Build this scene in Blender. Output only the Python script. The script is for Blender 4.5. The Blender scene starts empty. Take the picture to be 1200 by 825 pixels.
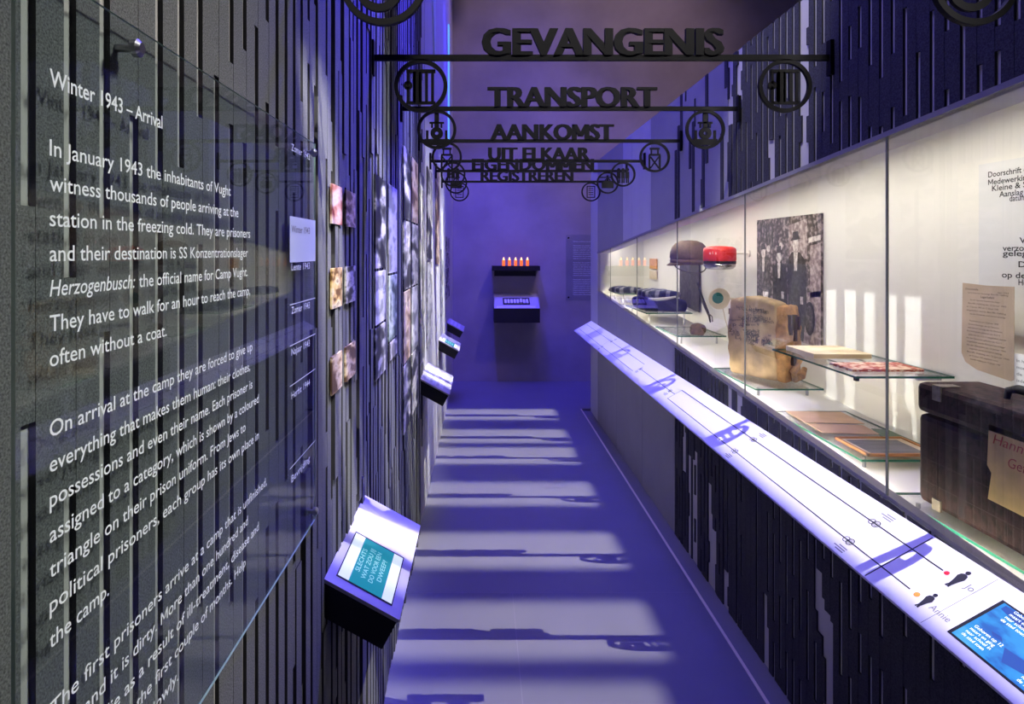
import bpy, math, random
from mathutils import Vector, Matrix
R = math.radians
sc = bpy.context.scene
COL = sc.collection
random.seed(7)

# ------------------------------------------------------------------ camera
F = 680.0; VX, VY = 564.0, 295.0; EYE = 1.6
cam = bpy.data.cameras.new('camera'); cam_o = bpy.data.objects.new('camera', cam); COL.objects.link(cam_o)
cam_o.location = (0, 0, EYE); cam_o.rotation_euler = (R(90), 0, 0)
cam.sensor_width = 36; cam.lens = F/1200*36
cam.shift_x = (600-VX)/1200; cam.shift_y = -(412.5-VY)/1200
cam.clip_start = .02; cam.clip_end = 60
sc.camera = cam_o
sc.view_settings.view_transform = 'Standard'; sc.view_settings.look = 'None'
sc.view_settings.exposure = 0.0; sc.view_settings.gamma = 1.0; sc.view_settings.use_curve_mapping = False
sc.cycles.max_bounces = 8; sc.cycles.transparent_max_bounces = 24; sc.cycles.diffuse_bounces = 4
sc.cycles.glossy_bounces = 4; sc.cycles.caustics_reflective = False; sc.cycles.caustics_refractive = False
sc.cycles.sample_clamp_indirect = 4.0

# ------------------------------------------------------------------ room numbers
XL, XR, YB = -.35, 1.11, 7.158            # wall faces, back wall
Y_END, Y_CASE = 5.9, 5.55                 # end of right wall, far end of display case
WALL_TOP = 2.474
ZBAR = 2.213
BARS = [1.13, 1.836, 2.489, 3.214, 3.93, 4.41, 5.08]
def zt(y): return 1.949-.0837*(y-1.187)   # top and bottom edge of the display case opening
def zb(y): return .902+.074*(y-1.187)

# ------------------------------------------------------------------ world and lights
w = bpy.data.worlds.new('world'); sc.world = w; w.use_nodes = True
w.node_tree.nodes['Background'].inputs[0].default_value = (.35, .33, .55, 1)
w.node_tree.nodes['Background'].inputs[1].default_value = .03

def area(name, loc, rot, sx, sy, power, col, spread=180):
    d = bpy.data.lights.new(name, 'AREA'); d.shape = 'RECTANGLE'; d.size = sx; d.size_y = sy
    d.energy = power; d.color = col; d.spread = R(spread)
    o = bpy.data.objects.new(name, d); COL.objects.link(o); o.location = loc; o.rotation_euler = rot
    return o
def spot(name, loc, target, power, col, angle=40, blend=.3, radius=.01):
    d = bpy.data.lights.new(name, 'SPOT'); d.energy = power; d.color = col; d.spot_size = R(angle); d.spot_blend = blend
    d.shadow_soft_size = radius
    o = bpy.data.objects.new(name, d); COL.objects.link(o); o.location = loc
    o.rotation_euler = (Vector(target)-Vector(loc)).to_track_quat('-Z', 'Y').to_euler()
    return o
BLUE = (.07, .05, 1.0)
VIOLET = (.32, .22, 1.0)
# blue wash from ceiling projectors over the far half of the passage
area('blue_wash_light', (.5, 4.6, 5.6), (0, 0, 0), 1.2, 3.6, 125, BLUE, 95)
# blue wash on the left wall cladding
spot('blue_wall_light', (.9, 2.5, 4.9), (-.35, 2.2, 2.85), 2500, BLUE, 46, .9, .1)
# dim blue wash on the right wall above the showcase
spot('blue_right_wall_light', (-.2, 2.0, 5.4), (1.11, 2.2, 2.3), 330, (.24, .21, .95), 58, .7, .1)
# deep blue on the lower left of the back wall, violet on its right, mauve high up
spot('blue_back_light', (-.1, 5.2, 4.6), (.15, 7.1, .6), 520, BLUE, 50, .9, .06)
spot('violet_back_light', (1.6, 5.0, 5.2), (1.0, 7.1, 1.3), 130, VIOLET, 62, .9, .06)
spot('mauve_back_light', (2.2, 3.6, 5.9), (1.0, 7.1, 3.8), 210, (1.0, .70, .70), 75, .9, .1)
# white spot on the upper right wall where the boards thin out
spot('right_wall_spot_light', (-.2, 1.0, 5.4), (1.11, 2.25, 2.15), 560, (1, .98, .95), 13, .6, .03)
# soft mauve house light
area('house_light', (1.6, 3.0, 5.8), (0, R(8), 0), 3.0, 5.0, 22, (.95, .78, .9))
# neutral spot on the near text panel
spot('text_panel_light', (2.3, 1.15, 4.2), (-.33, .64, 1.38), 600, (1, .98, .92), 23, .8, .35)
SPOT_W = (1.0, .96, .90)
BAND_POWER = 2050
TIMELINE_POWER = 1550
CASE_POWER = 4.7

# ------------------------------------------------------------------ materials
def srgb(r, g, b):
    f = lambda c: (c/12.92 if c <= .04045 else ((c+.055)/1.055)**2.4)
    return (f(r/255), f(g/255), f(b/255), 1)
def mat(name, col, rough=.6, metal=0.0, noise=None, bump=0.0, emit=0.0, spec=None, ecol=None):
    """noise = (scale, amount): mottles the base colour; bump uses the same noise."""
    m = bpy.data.materials.new(name); m.use_nodes = True; nt = m.node_tree
    b = nt.nodes['Principled BSDF']
    if len(col) == 3: col = (*col, 1)
    b.inputs['Base Color'].default_value = col; b.inputs['Roughness'].default_value = rough
    b.inputs['Metallic'].default_value = metal
    if spec is not None: b.inputs['Specular IOR Level'].default_value = spec
    if emit:
        b.inputs['Emission Color'].default_value = ecol or col; b.inputs['Emission Strength'].default_value = emit
    if noise:
        tc = nt.nodes.new('ShaderNodeTexCoord'); n = nt.nodes.new('ShaderNodeTexNoise')
        n.inputs['Scale'].default_value = noise[0]; n.inputs['Detail'].default_value = 6
        nt.links.new(tc.outputs['Object'], n.inputs['Vector'])
        mr = nt.nodes.new('ShaderNodeMapRange'); mr.inputs[1].default_value = .3; mr.inputs[2].default_value = .7
        mr.inputs[3].default_value = 1-noise[1]; mr.inputs[4].default_value = 1+noise[1]
        nt.links.new(n.outputs['Fac'], mr.inputs[0])
        mx = nt.nodes.new('ShaderNodeVectorMath'); mx.operation = 'SCALE'; mx.inputs[0].default_value = col[:3]
        nt.links.new(mr.outputs[0], mx.inputs['Scale']); nt.links.new(mx.outputs[0], b.inputs['Base Color'])
        if bump:
            bp = nt.nodes.new('ShaderNodeBump'); bp.inputs['Strength'].default_value = bump; bp.inputs['Distance'].default_value = .003
            nt.links.new(n.outputs['Fac'], bp.inputs['Height']); nt.links.new(bp.outputs[0], b.inputs['Normal'])
    return m
def ramp_mat(name, scale, stops, rough=.5, stretch=(1, 1, 1), emit=0, kind='noise', detail=4):
    """picture-like procedural print: noise or voronoi through a colour ramp"""
    m = bpy.data.materials.new(name); m.use_nodes = True; nt = m.node_tree; b = nt.nodes['Principled BSDF']
    tc = nt.nodes.new('ShaderNodeTexCoord'); mp = nt.nodes.new('ShaderNodeMapping')
    mp.inputs['Scale'].default_value = stretch
    nt.links.new(tc.outputs['Object'], mp.inputs['Vector'])
    if kind == 'noise':
        n = nt.nodes.new('ShaderNodeTexNoise'); n.inputs['Detail'].default_value = detail; out = n.outputs['Fac']
    else:
        n = nt.nodes.new('ShaderNodeTexVoronoi'); out = n.outputs['Color']
    n.inputs['Scale'].default_value = scale
    nt.links.new(mp.outputs[0], n.inputs['Vector'])
    r = nt.nodes.new('ShaderNodeValToRGB'); r.color_ramp.interpolation = 'LINEAR'
    e = r.color_ramp.elements
    while len(e) < len(stops): e.new(.5)
    for i, (p, c) in enumerate(stops): e[i].position = p; e[i].color = c
    nt.links.new(out, r.inputs['Fac']); nt.links.new(r.outputs['Color'], b.inputs['Base Color'])
    b.inputs['Roughness'].default_value = rough
    if emit:
        nt.links.remove(b.inputs['Base Color'].links[0]); b.inputs['Base Color'].default_value = (.02, .03, .05, 1)
        nt.links.new(r.outputs['Color'], b.inputs['Emission Color']); b.inputs['Emission Strength'].default_value = emit
    return m
def glass_mat(name, tint, refl=1.0):
    m = bpy.data.materials.new(name); m.use_nodes = True; nt = m.node_tree
    nt.nodes.remove(nt.nodes['Principled BSDF']); out = nt.nodes['Material Output']
    t = nt.nodes.new('ShaderNodeBsdfTransparent'); t.inputs[0].default_value = (*tint, 1)
    g = nt.nodes.new('ShaderNodeBsdfGlossy'); g.inputs['Roughness'].default_value = .02
    fr = nt.nodes.new('ShaderNodeFresnel'); fr.inputs['IOR'].default_value = 1.45
    ge = nt.nodes.new('ShaderNodeNewGeometry'); io = nt.nodes.new('ShaderNodeMapRange')   # same reflectance from both sides of a sheet
    io.inputs[3].default_value = 1.45; io.inputs[4].default_value = 1/1.45
    nt.links.new(ge.outputs['Backfacing'], io.inputs[0]); nt.links.new(io.outputs[0], fr.inputs['IOR'])
    mu = nt.nodes.new('ShaderNodeMath'); mu.operation = 'MULTIPLY'; mu.inputs[1].default_value = refl
    nt.links.new(fr.outputs[0], mu.inputs[0])
    mx = nt.nodes.new('ShaderNodeMixShader')
    nt.links.new(mu.outputs[0], mx.inputs[0]); nt.links.new(t.outputs[0], mx.inputs[1]); nt.links.new(g.outputs[0], mx.inputs[2])
    nt.links.new(mx.outputs[0], out.inputs['Surface'])
    return m
M = {}
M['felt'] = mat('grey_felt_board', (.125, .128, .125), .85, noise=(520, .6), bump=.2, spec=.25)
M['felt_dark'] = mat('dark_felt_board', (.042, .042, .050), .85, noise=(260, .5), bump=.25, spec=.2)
M['board_edge'] = mat('dark_board_edge', (.045, .045, .048), .9, spec=.1)
M['desk'] = mat('desk_lacquer', (.40, .385, .44), .4)
M['backing'] = mat('pale_backing_board', (.50, .48, .45), .7, noise=(6, .06), spec=.3)
M['smooth_pale'] = mat('smooth_pale_panel', (.56, .55, .55), .6, noise=(4, .05), spec=.3)
M['smooth'] = mat('smooth_grey_panel', (.30, .29, .30), .6, noise=(4, .05), spec=.3)
M['floor'] = mat('resin_floor', (.16, .155, .17), .34, noise=(3, .05), spec=.45)
M['plaster'] = mat('mottled_plaster', (.30, .27, .30), .8, noise=(2.2, .16), bump=.1, spec=.2)
M['gutter'] = mat('gutter_grey', (.22, .21, .22), .6)
M['trim'] = mat('pale_edge_strip', (.80, .70, .50), .4)  # pale strip running along the right edge of the floor
M['black'] = mat('black_steel', (.004, .0038, .005), .55, spec=.10)
M['blackbox'] = mat('matt_black', (.010, .010, .012), .6, spec=.3)
M['white'] = mat('white_lacquer', (.80, .80, .82), .35)
M['lip'] = mat('cream_lip', (.86, .84, .76), .6)
M['case_white'] = mat('warm_white_lining', (.80, .79, .74), .6)
M['frame'] = mat('grey_metal_frame', (.24, .23, .235), .5)
M['print_white'] = mat('white_print', (.85, .9, .9), .6)
M['print_black'] = mat('black_print', (.012, .012, .014), .6)
M['print_grey'] = mat('grey_print', (.22, .22, .24), .6)
M['faint'] = mat('faint_print', srgb(200,200,206), .5)
M['teal'] = mat('teal_screen', (.01, .05, .06), .25, emit=.85, ecol=srgb(25,145,165))
M['scr_white'] = mat('screen_white', (.3, .32, .33), .25, emit=.8, ecol=srgb(225,240,245))
M['scr_text'] = mat('screen_pale_text', (.1, .2, .2), .3, emit=.75, ecol=srgb(130,205,215))
M['label_pale'] = mat('pale_label_film', (.66, .72, .76), .6)
M['chrome'] = mat('steel_standoff', (.35, .35, .38), .3, 1.0)
M['glass'] = glass_mat('clear_glass', (.985, .99, .985), .9)
M['pane'] = glass_mat('pane_glass', (.97, .98, .975), 1.5)
M['glass_text'] = glass_mat('text_glass', (.93, .965, .96), .8)
M['glass_green'] = mat('green_glass_edge', (.006, .085, .055), .5, spec=.1)
M['glass_pale'] = mat('pale_glass_edge', (.35, .50, .46), .15)

# ------------------------------------------------------------------ mesh helper
class MB:
    def __init__(s): s.v = []; s.f = []; s.m = []
    def add(s, vs, fs, mi=0):
        o = len(s.v); s.v += [tuple(v) for v in vs]; s.f += [tuple(i+o for i in f) for f in fs]; s.m += [mi]*len(fs); return s
    def hexa(s, p, mi=0):      # p: 4 bottom + 4 top corners, counter-clockwise seen from above
        return s.add(p, [(3,2,1,0),(4,5,6,7),(0,1,5,4),(1,2,6,5),(2,3,7,6),(3,0,4,7)], mi)
    def box(s, a, b, mi=0):
        (x0,y0,z0),(x1,y1,z1) = a, b
        x0,x1 = min(x0,x1),max(x0,x1); y0,y1 = min(y0,y1),max(y0,y1); z0,z1 = min(z0,z1),max(z0,z1)
        return s.hexa([(x0,y0,z0),(x1,y0,z0),(x1,y1,z0),(x0,y1,z0),(x0,y0,z1),(x1,y0,z1),(x1,y1,z1),(x0,y1,z1)], mi)
    def obox(s, o, u, v, n, mi=0):   # box from corner o along vectors u, v, n
        o,u,v,n = map(Vector,(o,u,v,n))
        return s.hexa([o,o+u,o+u+v,o+v,o+n,o+u+n,o+u+v+n,o+v+n], mi)
    def prism(s, pts, d, mi=0):      # polygon (3-D points) pushed along vector d
        d = Vector(d); n = len(pts); pts = [Vector(p) for p in pts]
        s.add(pts+[p+d for p in pts], [tuple(range(n))[::-1], tuple(range(n,2*n))]+[(i,(i+1)%n,(i+1)%n+n,i+n) for i in range(n)], mi)
        return s
    def flat(s, pts, mi=0): return s.add(pts, [tuple(range(len(pts)))], mi)
    def ring(s, c, r0, r1, d, mi=0, n=48, ax='y', a0=0, a1=2*math.pi):  # annulus, thickness d along axis
        full = abs(a1-a0-2*math.pi) < 1e-6; k = n if full else n+1
        vs = []
        for i in range(k):
            a = a0+(a1-a0)*i/n; ca, sa = math.cos(a), math.sin(a)
            for r in (r0, r1):
                for t in (-d/2, d/2):
                    q = {'y':(r*ca,t,r*sa),'z':(r*ca,r*sa,t),'x':(t,r*ca,r*sa)}[ax]
                    vs.append((c[0]+q[0],c[1]+q[1],c[2]+q[2]))
        fs = []
        for i in range(n):
            a, b = 4*i, 4*((i+1)%k)
            fs += [(a,a+2,b+2,b),(a+1,b+1,b+3,a+3),(a,b,b+1,a+1),(a+2,a+3,b+3,b+2)]
        if not full: fs += [(0,1,3,2),(4*n,4*n+2,4*n+3,4*n+1)]
        return s.add(vs, fs, mi)
    def lathe(s, c, prof, mi=0, n=32, ax='z', sx=1, sy=1):   # prof: (r, h) list
        vs = []; k = len(prof)
        for i in range(n):
            a = 2*math.pi*i/n; ca, sa = math.cos(a)*sx, math.sin(a)*sy
            for r, h in prof:
                q = {'z':(r*ca,r*sa,h),'y':(r*ca,h,r*sa),'x':(h,r*ca,r*sa)}[ax]
                vs.append((c[0]+q[0],c[1]+q[1],c[2]+q[2]))
        fs = [(i*k+j, ((i+1)%n)*k+j, ((i+1)%n)*k+j+1, i*k+j+1) for i in range(n) for j in range(k-1)]
        fs.append(tuple(i*k for i in range(n))[::-1]); fs.append(tuple(i*k+k-1 for i in range(n)))
        return s.add(vs, fs, mi)
    def tube(s, pts, r, mi=0, n=8):
        pts = [Vector(p) for p in pts]; vs = []
        for i, p in enumerate(pts):
            t = (pts[min(i+1,len(pts)-1)]-pts[max(i-1,0)]).normalized()
            u = t.cross(Vector((0,0,1)));
            if u.length < .1: u = t.cross(Vector((1,0,0)))
            u.normalize(); v = t.cross(u); rr = r[i] if isinstance(r,(list,tuple)) else r
            for j in range(n):
                a = 2*math.pi*j/n; vs.append(p+u*rr*math.cos(a)+v*rr*math.sin(a))
        fs = [(i*n+j,i*n+(j+1)%n,(i+1)*n+(j+1)%n,(i+1)*n+j) for i in range(len(pts)-1) for j in range(n)]
        fs.append(tuple(range(n))[::-1]); fs.append(tuple((len(pts)-1)*n+j for j in range(n)))
        return s.add(vs, fs, mi)
    def text(s, string, o, u, v, size, mi=0, depth=0.0, width=None, align='LEFT', bold=0.0, shear=0.0):
        """lettering: baseline starts at o, runs along u, stands along v; width stretches it; depth extrudes"""
        vs, fs = text_data(string, depth/size if depth else 0, bold, shear)
        if not vs: return s
        xs = [a[0] for a in vs]; x0, x1 = min(xs), max(xs)
        k = (width/((x1-x0)*size)) if width else 1.0
        off = {'LEFT':x0,'CENTER':(x0+x1)/2,'RIGHT':x1}[align]
        o,u,v = Vector(o),Vector(u).normalized(),Vector(v).normalized(); n = u.cross(v)
        return s.add([o+u*((a[0]-off)*size*k)+v*(a[1]*size)+n*(a[2]*size) for a in vs], fs, mi)
    def build(s, name, mats, parent=None, smooth=False, bevel=0, autos=None, sub=0):
        me = bpy.data.meshes.new(name); base = Vector((0,0,0))
        p = parent
        while p: base = base+p.location; p = p.parent
        me.from_pydata([tuple(Vector(v)-base) for v in s.v], [], s.f)
        for m_ in (mats if isinstance(mats,(list,tuple)) else [mats]): me.materials.append(m_)
        for i, p in enumerate(me.polygons): p.material_index = s.m[i]; p.use_smooth = smooth
        me.update()
        o = bpy.data.objects.new(name, me); COL.objects.link(o); o.parent = parent
        if bevel:
            b = o.modifiers.new('bevel','BEVEL'); b.width = bevel; b.segments = 2; b.limit_method = 'ANGLE'; b.angle_limit = R(35)
        if sub:
            b = o.modifiers.new('subdivision','SUBSURF'); b.levels = sub; b.render_levels = sub
        return o
_tc = {}
def advance(st):
    f = lambda q: max(v[0] for v in glyphs(q, 0, 0, 0)[0])
    return f(st+'I')-f('I') if st else 0.0
def text_data(string, depth, bold, shear):
    """the built-in font's capital M fills badly, so M is drawn here as its own polygon"""
    if 'M' not in string: return glyphs(string, depth, bold, shear)
    key = ('M', string, round(depth,4), bold, shear)
    if key in _tc: return _tc[key]
    vs, fs = [], []; cap = max(v[1] for v in glyphs('I', 0, 0, 0)[0]); x = 0.0; am = advance('M')
    def put(v, f, dx):
        o = len(vs); vs.extend((a[0]+dx, a[1], a[2]) for a in v); fs.extend(tuple(i+o for i in q) for q in f)
    parts = string.split('M')
    for n_, part in enumerate(parts):
        if n_:
            b = MB(); a0, a1, t = .07*am, .93*am, .13*am+bold
            for pts in ([(a0,0),(a0+t,0),(a0+t,cap),(a0,cap)], [(a1-t,0),(a1,0),(a1,cap),(a1-t,cap)], [(a0,cap),(a0+t*1.1,cap),(am/2+t*.5,cap*.22),(am/2-t*.5,cap*.22)], [(a1-t*1.1,cap),(a1,cap),(am/2+t*.5,cap*.22),(am/2-t*.5,cap*.22)]):
                q = [(p[0]+shear*p[1], p[1], 0) for p in pts]
                if depth: b.prism([(p[0],p[1],-depth/2) for p in q], (0,0,depth))
                else: b.flat(q)
            put(b.v, b.f, x); x += am
        if part.strip(): v, f = glyphs(part.strip(), depth, bold, shear); put(v, f, x+advance(part[:len(part)-len(part.lstrip())]))
        x += advance(part)
    _tc[key] = (vs, fs); return _tc[key]
def glyphs(string, depth, bold, shear):
    key = (string, round(depth,4), bold, shear)
    if key in _tc: return _tc[key]
    c = bpy.data.curves.new('t','FONT'); c.body = string; c.size = 1; c.extrude = depth/2; c.offset = bold; c.shear = shear
    c.resolution_u = 3
    o = bpy.data.objects.new('t', c); COL.objects.link(o)
    dg = bpy.context.evaluated_depsgraph_get(); me = bpy.data.meshes.new_from_object(o.evaluated_get(dg))
    vs = [tuple(v.co) for v in me.vertices]; fs = [tuple(p.vertices) for p in me.polygons]
    bpy.data.objects.remove(o); bpy.data.curves.remove(c); bpy.data.meshes.remove(me)
    _tc[key] = (vs, fs); return _tc[key]
def empty(name, loc): 
    o = bpy.data.objects.new(name, None); COL.objects.link(o); o.location = loc; o.empty_display_size = .05; return o
def tag(o, label, cat, group=None, kind=None):
    o['label'] = label; o['category'] = cat
    if group: o['group'] = group
    if kind: o['kind'] = kind
    return o
def struct(o, label=None):
    o['kind'] = 'structure'
    if label: o['label'] = label
    return o

# ================================================================== SETTING
fl = MB(); fl.box((XL-.06, -.6, -.03), (1.02, YB, 0)); fl.box((1.02, Y_END+.01, -.03), (6.5, YB, 0))
struct(fl.build('floor', M['floor']), 'grey resin floor with light bands')
g = MB(); g.box((1.02, -.6, -.035), (1.64, Y_END+.01, -.02)); struct(g.build('trim_1', M['gutter']), 'dark floor gutter along the right wall')
g = MB(); g.box((1.008, -.6, -.028), (1.0205, Y_END, .003)); struct(g.build('trim_2', M['trim']), 'pale strip along the floor edge')
b = MB(); b.box((XL-.3, YB, 0), (6.5, YB+.1, 6.6)); struct(b.build('wall_back', M['plaster']), 'tall mottled back wall')
c = MB(); c.box((XL-.4, -1, 6.6), (6.5, YB+.1, 6.7)); struct(c.build('ceiling', M['blackbox']), 'dark ceiling')
# floor joints
j = MB()
for y in (2.72, 4.4, 5.9): j.box((XL, y, 0), (1.01, y+.004, .0006))
j.box((.145, 2.05, 0), (.148, 2.72, .0006))
struct(j.build('trim_3', M['gutter']), 'hairline floor joints')

# ---- left wall: felt boards with staggered slots over a pale backing
def dark_edges(o):          # board edges coloured darker so the slots read dark
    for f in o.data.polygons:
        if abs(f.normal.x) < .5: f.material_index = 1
SLOT, PITCH = .015, .0455
def slots(z0, z1, rnd, smin, smax, bmin, bmax):
    """returns bridging pieces (za, zb) between slots from z0 up"""
    out = []; z = z0-rnd.uniform(0, smax)
    while z < z1:
        z += rnd.uniform(smin, smax); bz = rnd.uniform(bmin, bmax)
        if z+bz > z0 and z < z1: out.append((max(z,z0), min(z+bz,z1)))
        z += bz
    return out
rl = random.Random(3)
back = MB(); back.box((XL-.06, -.6, 0), (XL-.0055, YB, 6.6))
wl = struct(back.build('wall_left', M['backing']), 'left wall of grey felt boards with staggered vertical slots')
bt = MB(); Y_LEFT = 3.48
yk = .494-.0455*12; k = 0
while yk < Y_LEFT:
    ya, yb = yk+SLOT/2, yk+PITCH-SLOT/2
    far = yk > 1.05
    # board, broken into lengths of slightly different thickness
    z = 0
    while z < 5.2:
        L = rl.uniform(.35, 1.3) if far else 9
        pro = rl.choice((0, 0, .002, .004, .006)) if far else 0
        e = min(z+L, 5.2)
        keep = 1.0
        if yk > 3.05: keep = .8 - 1.1*(yk-3.05)
        if rl.random() < keep: bt.box((XL-.006, ya, z), (XL+pro, yb, e))
        z = e
    for (za, zb_) in slots(0, 5.2, rl, .22, .75, .05, .2):
        if yk > 3.1 and rl.random() < .5: continue
        bt.box((XL-.006, yk-SLOT/2, za), (XL-.0004, yk+SLOT/2, zb_))
    yk += PITCH
dark_edges(bt.build('batten_cladding', [M['felt'], M['board_edge']], wl))
sm = MB()
for (ya, yb) in ((3.62, 4.55), (4.556, 5.5), (5.506, 6.4), (6.406, YB)):
    sm.box((XL-.0065, ya, .0), (XL-.003, yb, 6.5))
sm.build('smooth_panel', M['smooth_pale'], wl)

# ---- right wall, split round the tapering opening of the display case
rr = random.Random(11)
XB = XR+.006
def wedge(mb, x0, x1, y0, y1, za0, za1, zb0, zb1, mi=0):
    mb.hexa([(x0,y0,za0),(x1,y0,za0),(x1,y1,za1),(x0,y1,za1),(x0,y0,zb0),(x1,y0,zb0),(x1,y1,zb1),(x0,y1,zb1)], mi)
Y0 = .45
rb = MB()
T = .012
wedge(rb, XB, XB+.02, Y0, Y_CASE, zt(Y0)+T, zt(Y_CASE)+T, WALL_TOP, WALL_TOP)
wedge(rb, XB, XB+.02, Y0, Y_CASE, -.02, -.02, zb(Y0)-T, zb(Y_CASE)-T)
rb.box((XB, Y_CASE+T, -.02), (1.62, Y_END, WALL_TOP))
rb.box((1.60, Y0, -.02), (1.62, Y_CASE+T, WALL_TOP))
rb.box((XB+.02, Y0, WALL_TOP-.02), (1.60, Y_CASE+T, WALL_TOP))
rb.box((XB, Y0-.02, -.02), (1.62, Y0, WALL_TOP))
wr = struct(rb.build('wall_right', M['backing']), 'right wall with dark slotted boards dissolving into smooth pale panels')
sp = MB()   # smooth panels with seams, far part
UP = ((3.815, 4.285), (4.291, 4.56), (4.566, Y_CASE))
pl_ = MB()
for ya, yb in UP: wedge(pl_ if yb < 4.6 else sp, XR+.004, XB+.001, ya, yb, zt(ya)+T, zt(yb)+T, WALL_TOP, WALL_TOP)
pl_.box((XR+.004, Y_CASE+.002, -.02), (XB+.001, Y_END, WALL_TOP)); pl_.build('pale_panel', M['smooth_pale'], wr)
wedge(sp, XR+.004, XB+.001, 2.62, 3.81, zt(2.62)+T, zt(3.81)+T, WALL_TOP, WALL_TOP)
for ya, yb in ((3.36, 4.02), (4.026, 4.78), (4.786, Y_CASE)):
    wedge(sp, XR+.004, XB+.001, ya, yb, -.02, -.02, zb(ya)-T, zb(yb)-T)
sp.build('smooth_panel', M['smooth'], wr)
bm_ = MB()
def pkeep_up(y): return 1.0 if y < 1.95 else (.72 if y < 2.62 else (.26 if y < 3.3 else (.05 if y < 3.6 else 0)))
def pkeep_lo(y): return (.975 if y > 1.7 else 1.0) if y < 2.3 else (.87 if y < 2.75 else (.86 if y < 3.34 else 0))
yk = 1.566-PITCH*24
while yk < 3.7:
    for region in ('up', 'lo'):
        pk = pkeep_up(yk) if region == 'up' else pkeep_lo(yk)
        if pk <= 0: continue
        for board in (True, False):
            ya, yb = (yk+SLOT/2, yk+PITCH-SLOT/2) if board else (yk-SLOT/2, yk+SLOT/2)
            if ya < Y0: continue
            if region == 'up': zlo, zhi = zt(ya)+T, WALL_TOP; l0, l1, h0, h1 = zt(ya)+T, zt(yb)+T, WALL_TOP, WALL_TOP
            else: zlo, zhi = -.02, zb(ya)-T; l0, l1, h0, h1 = -.02, -.02, zb(ya)-T, zb(yb)-T
            if board:
                z = zlo; segs = []
                while z < zhi:
                    e = min(z+rr.uniform(.12, .6), zhi)
                    if zhi-e < .08: e = zhi
                    if rr.random() < pk: segs.append((z, e))
                    z = e
            else:
                segs = [q for q in slots(zlo, zhi, rr, .1, .34, .05, .18) if rr.random() < pk*pk]
                if region == 'lo' and rr.random() < .5: segs = [(zlo, zhi)] if rr.random() < .5 else segs
            for za, ze in segs:
                a0 = l0 if za <= zlo+1e-6 else za; a1 = l1 if za <= zlo+1e-6 else za
                e0 = h0 if ze >= zhi-1e-6 else ze; e1 = h1 if ze >= zhi-1e-6 else ze
                if min(e0-a0, e1-a1) < .002: continue
                wedge(bm_, XR-(0 if board else -.0006), XB+.0005, ya, yb, a0, a1, e0, e1)
    yk += PITCH
dark_edges(bm_.build('batten_cladding', [M['felt_dark'], M['board_edge']], wr))

# ================================================================== DISPLAY CASE
case = empty('display_case', (XR, 3.0, zb(3.0)))
tag(case, 'long white lit glass showcase tapering along the right wall', 'display case')
XC = 1.55; FD = .05
yn, yf = Y0+.02, Y_CASE
p = MB(); wedge(p, XC, XC+.012, yn, yf, zb(yn)-FD, zb(yf)-FD, zt(yn)+.13, zt(yf)+.13); p.build('back_panel', M['case_white'], case)
p = MB(); wedge(p, XR+.0285, XC, yn, yf, zb(yn)-FD-.012, zb(yf)-FD-.012, zb(yn)-FD, zb(yf)-FD)
wedge(p, XR+.0285, XR+.036, yn, yf, zb(yn)-FD, zb(yf)-FD, zb(yn)-.004, zb(yf)-.004); p.build('case_floor', M['case_white'], case)
p = MB(); wedge(p, XR+.036, XC+.012, yn, yf, zt(yn)+.13, zt(yf)+.13, zt(yn)+.142, zt(yf)+.142); p.build('light_trough', M['case_white'], case)
p = MB(); wedge(p, XR+.004, XR+.112, yn, yf, zt(yn), zt(yf), zt(yn)+.008, zt(yf)+.008)
wedge(p, XR+.105, XR+.112, yn, yf, zt(yn)+.008, zt(yf)+.008, zt(yn)+.03, zt(yf)+.03); p.build('top_lip', M['lip'], case)
for ye in (yf, yn-.01): p = MB(); p.box((XR+.03, ye, zb(ye)-FD), (XC, ye+.01, zt(ye)+.13)); p.build('end_panel', M['case_white'], case)
p = MB(); wedge(p, XR-.002, XR+.03, yn, yf, zt(yn), zt(yf), zt(yn)+.014, zt(yf)+.014); p.build('top_frame', M['frame'], case)
p = MB(); wedge(p, XR+.0042, XR+.036, yn, yf, zb(yn)-.022, zb(yf)-.022, zb(yn), zb(yf)); p.build('bottom_frame', M['frame'], case)
seams = [yn, .74, 1.592, 2.45, 3.296, 4.147, 5.0, yf]
for i in range(len(seams)-1):
    a, b_ = seams[i]+.0015, seams[i+1]-.0015
    p = MB(); p.add([(XR+.004,a,zb(a)),(XR+.004,b_,zb(b_)),(XR+.004,b_,zt(b_)),(XR+.004,a,zt(a))], [(0,1,2,3)])
    p.m = [0]
    for y in (a, b_):
        if yn+.01 < y < yf-.01: p.hexa([(XR+.001,y-.0012,zb(y)),(XR+.006,y-.0012,zb(y)),(XR+.006,y+.0012,zb(y)),(XR+.001,y+.0012,zb(y)),(XR+.001,y-.0012,zt(y)),(XR+.006,y-.0012,zt(y)),(XR+.006,y+.0012,zt(y)),(XR+.001,y+.0012,zt(y))], 1)
    p.build('glass_pane', [M['pane'], mat('seam_grey', (.2,.21,.2), .3)] if i == 0 else [M['pane'], bpy.data.materials['seam_grey']], case)
# led lamps hidden behind the top lip, one per pane
for i in range(1, len(seams)-1):
    a, b_ = seams[i], seams[i+1]; y = (a+b_)/2
    sl = math.atan(-.0837)
    l = area('case_led_light', (XR+.125, y, zt(y)+.115), (sl, R(2), 0), .04, (b_-a)*.96, CASE_POWER*(b_-a)/.85, (1, .925, .79))

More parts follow.
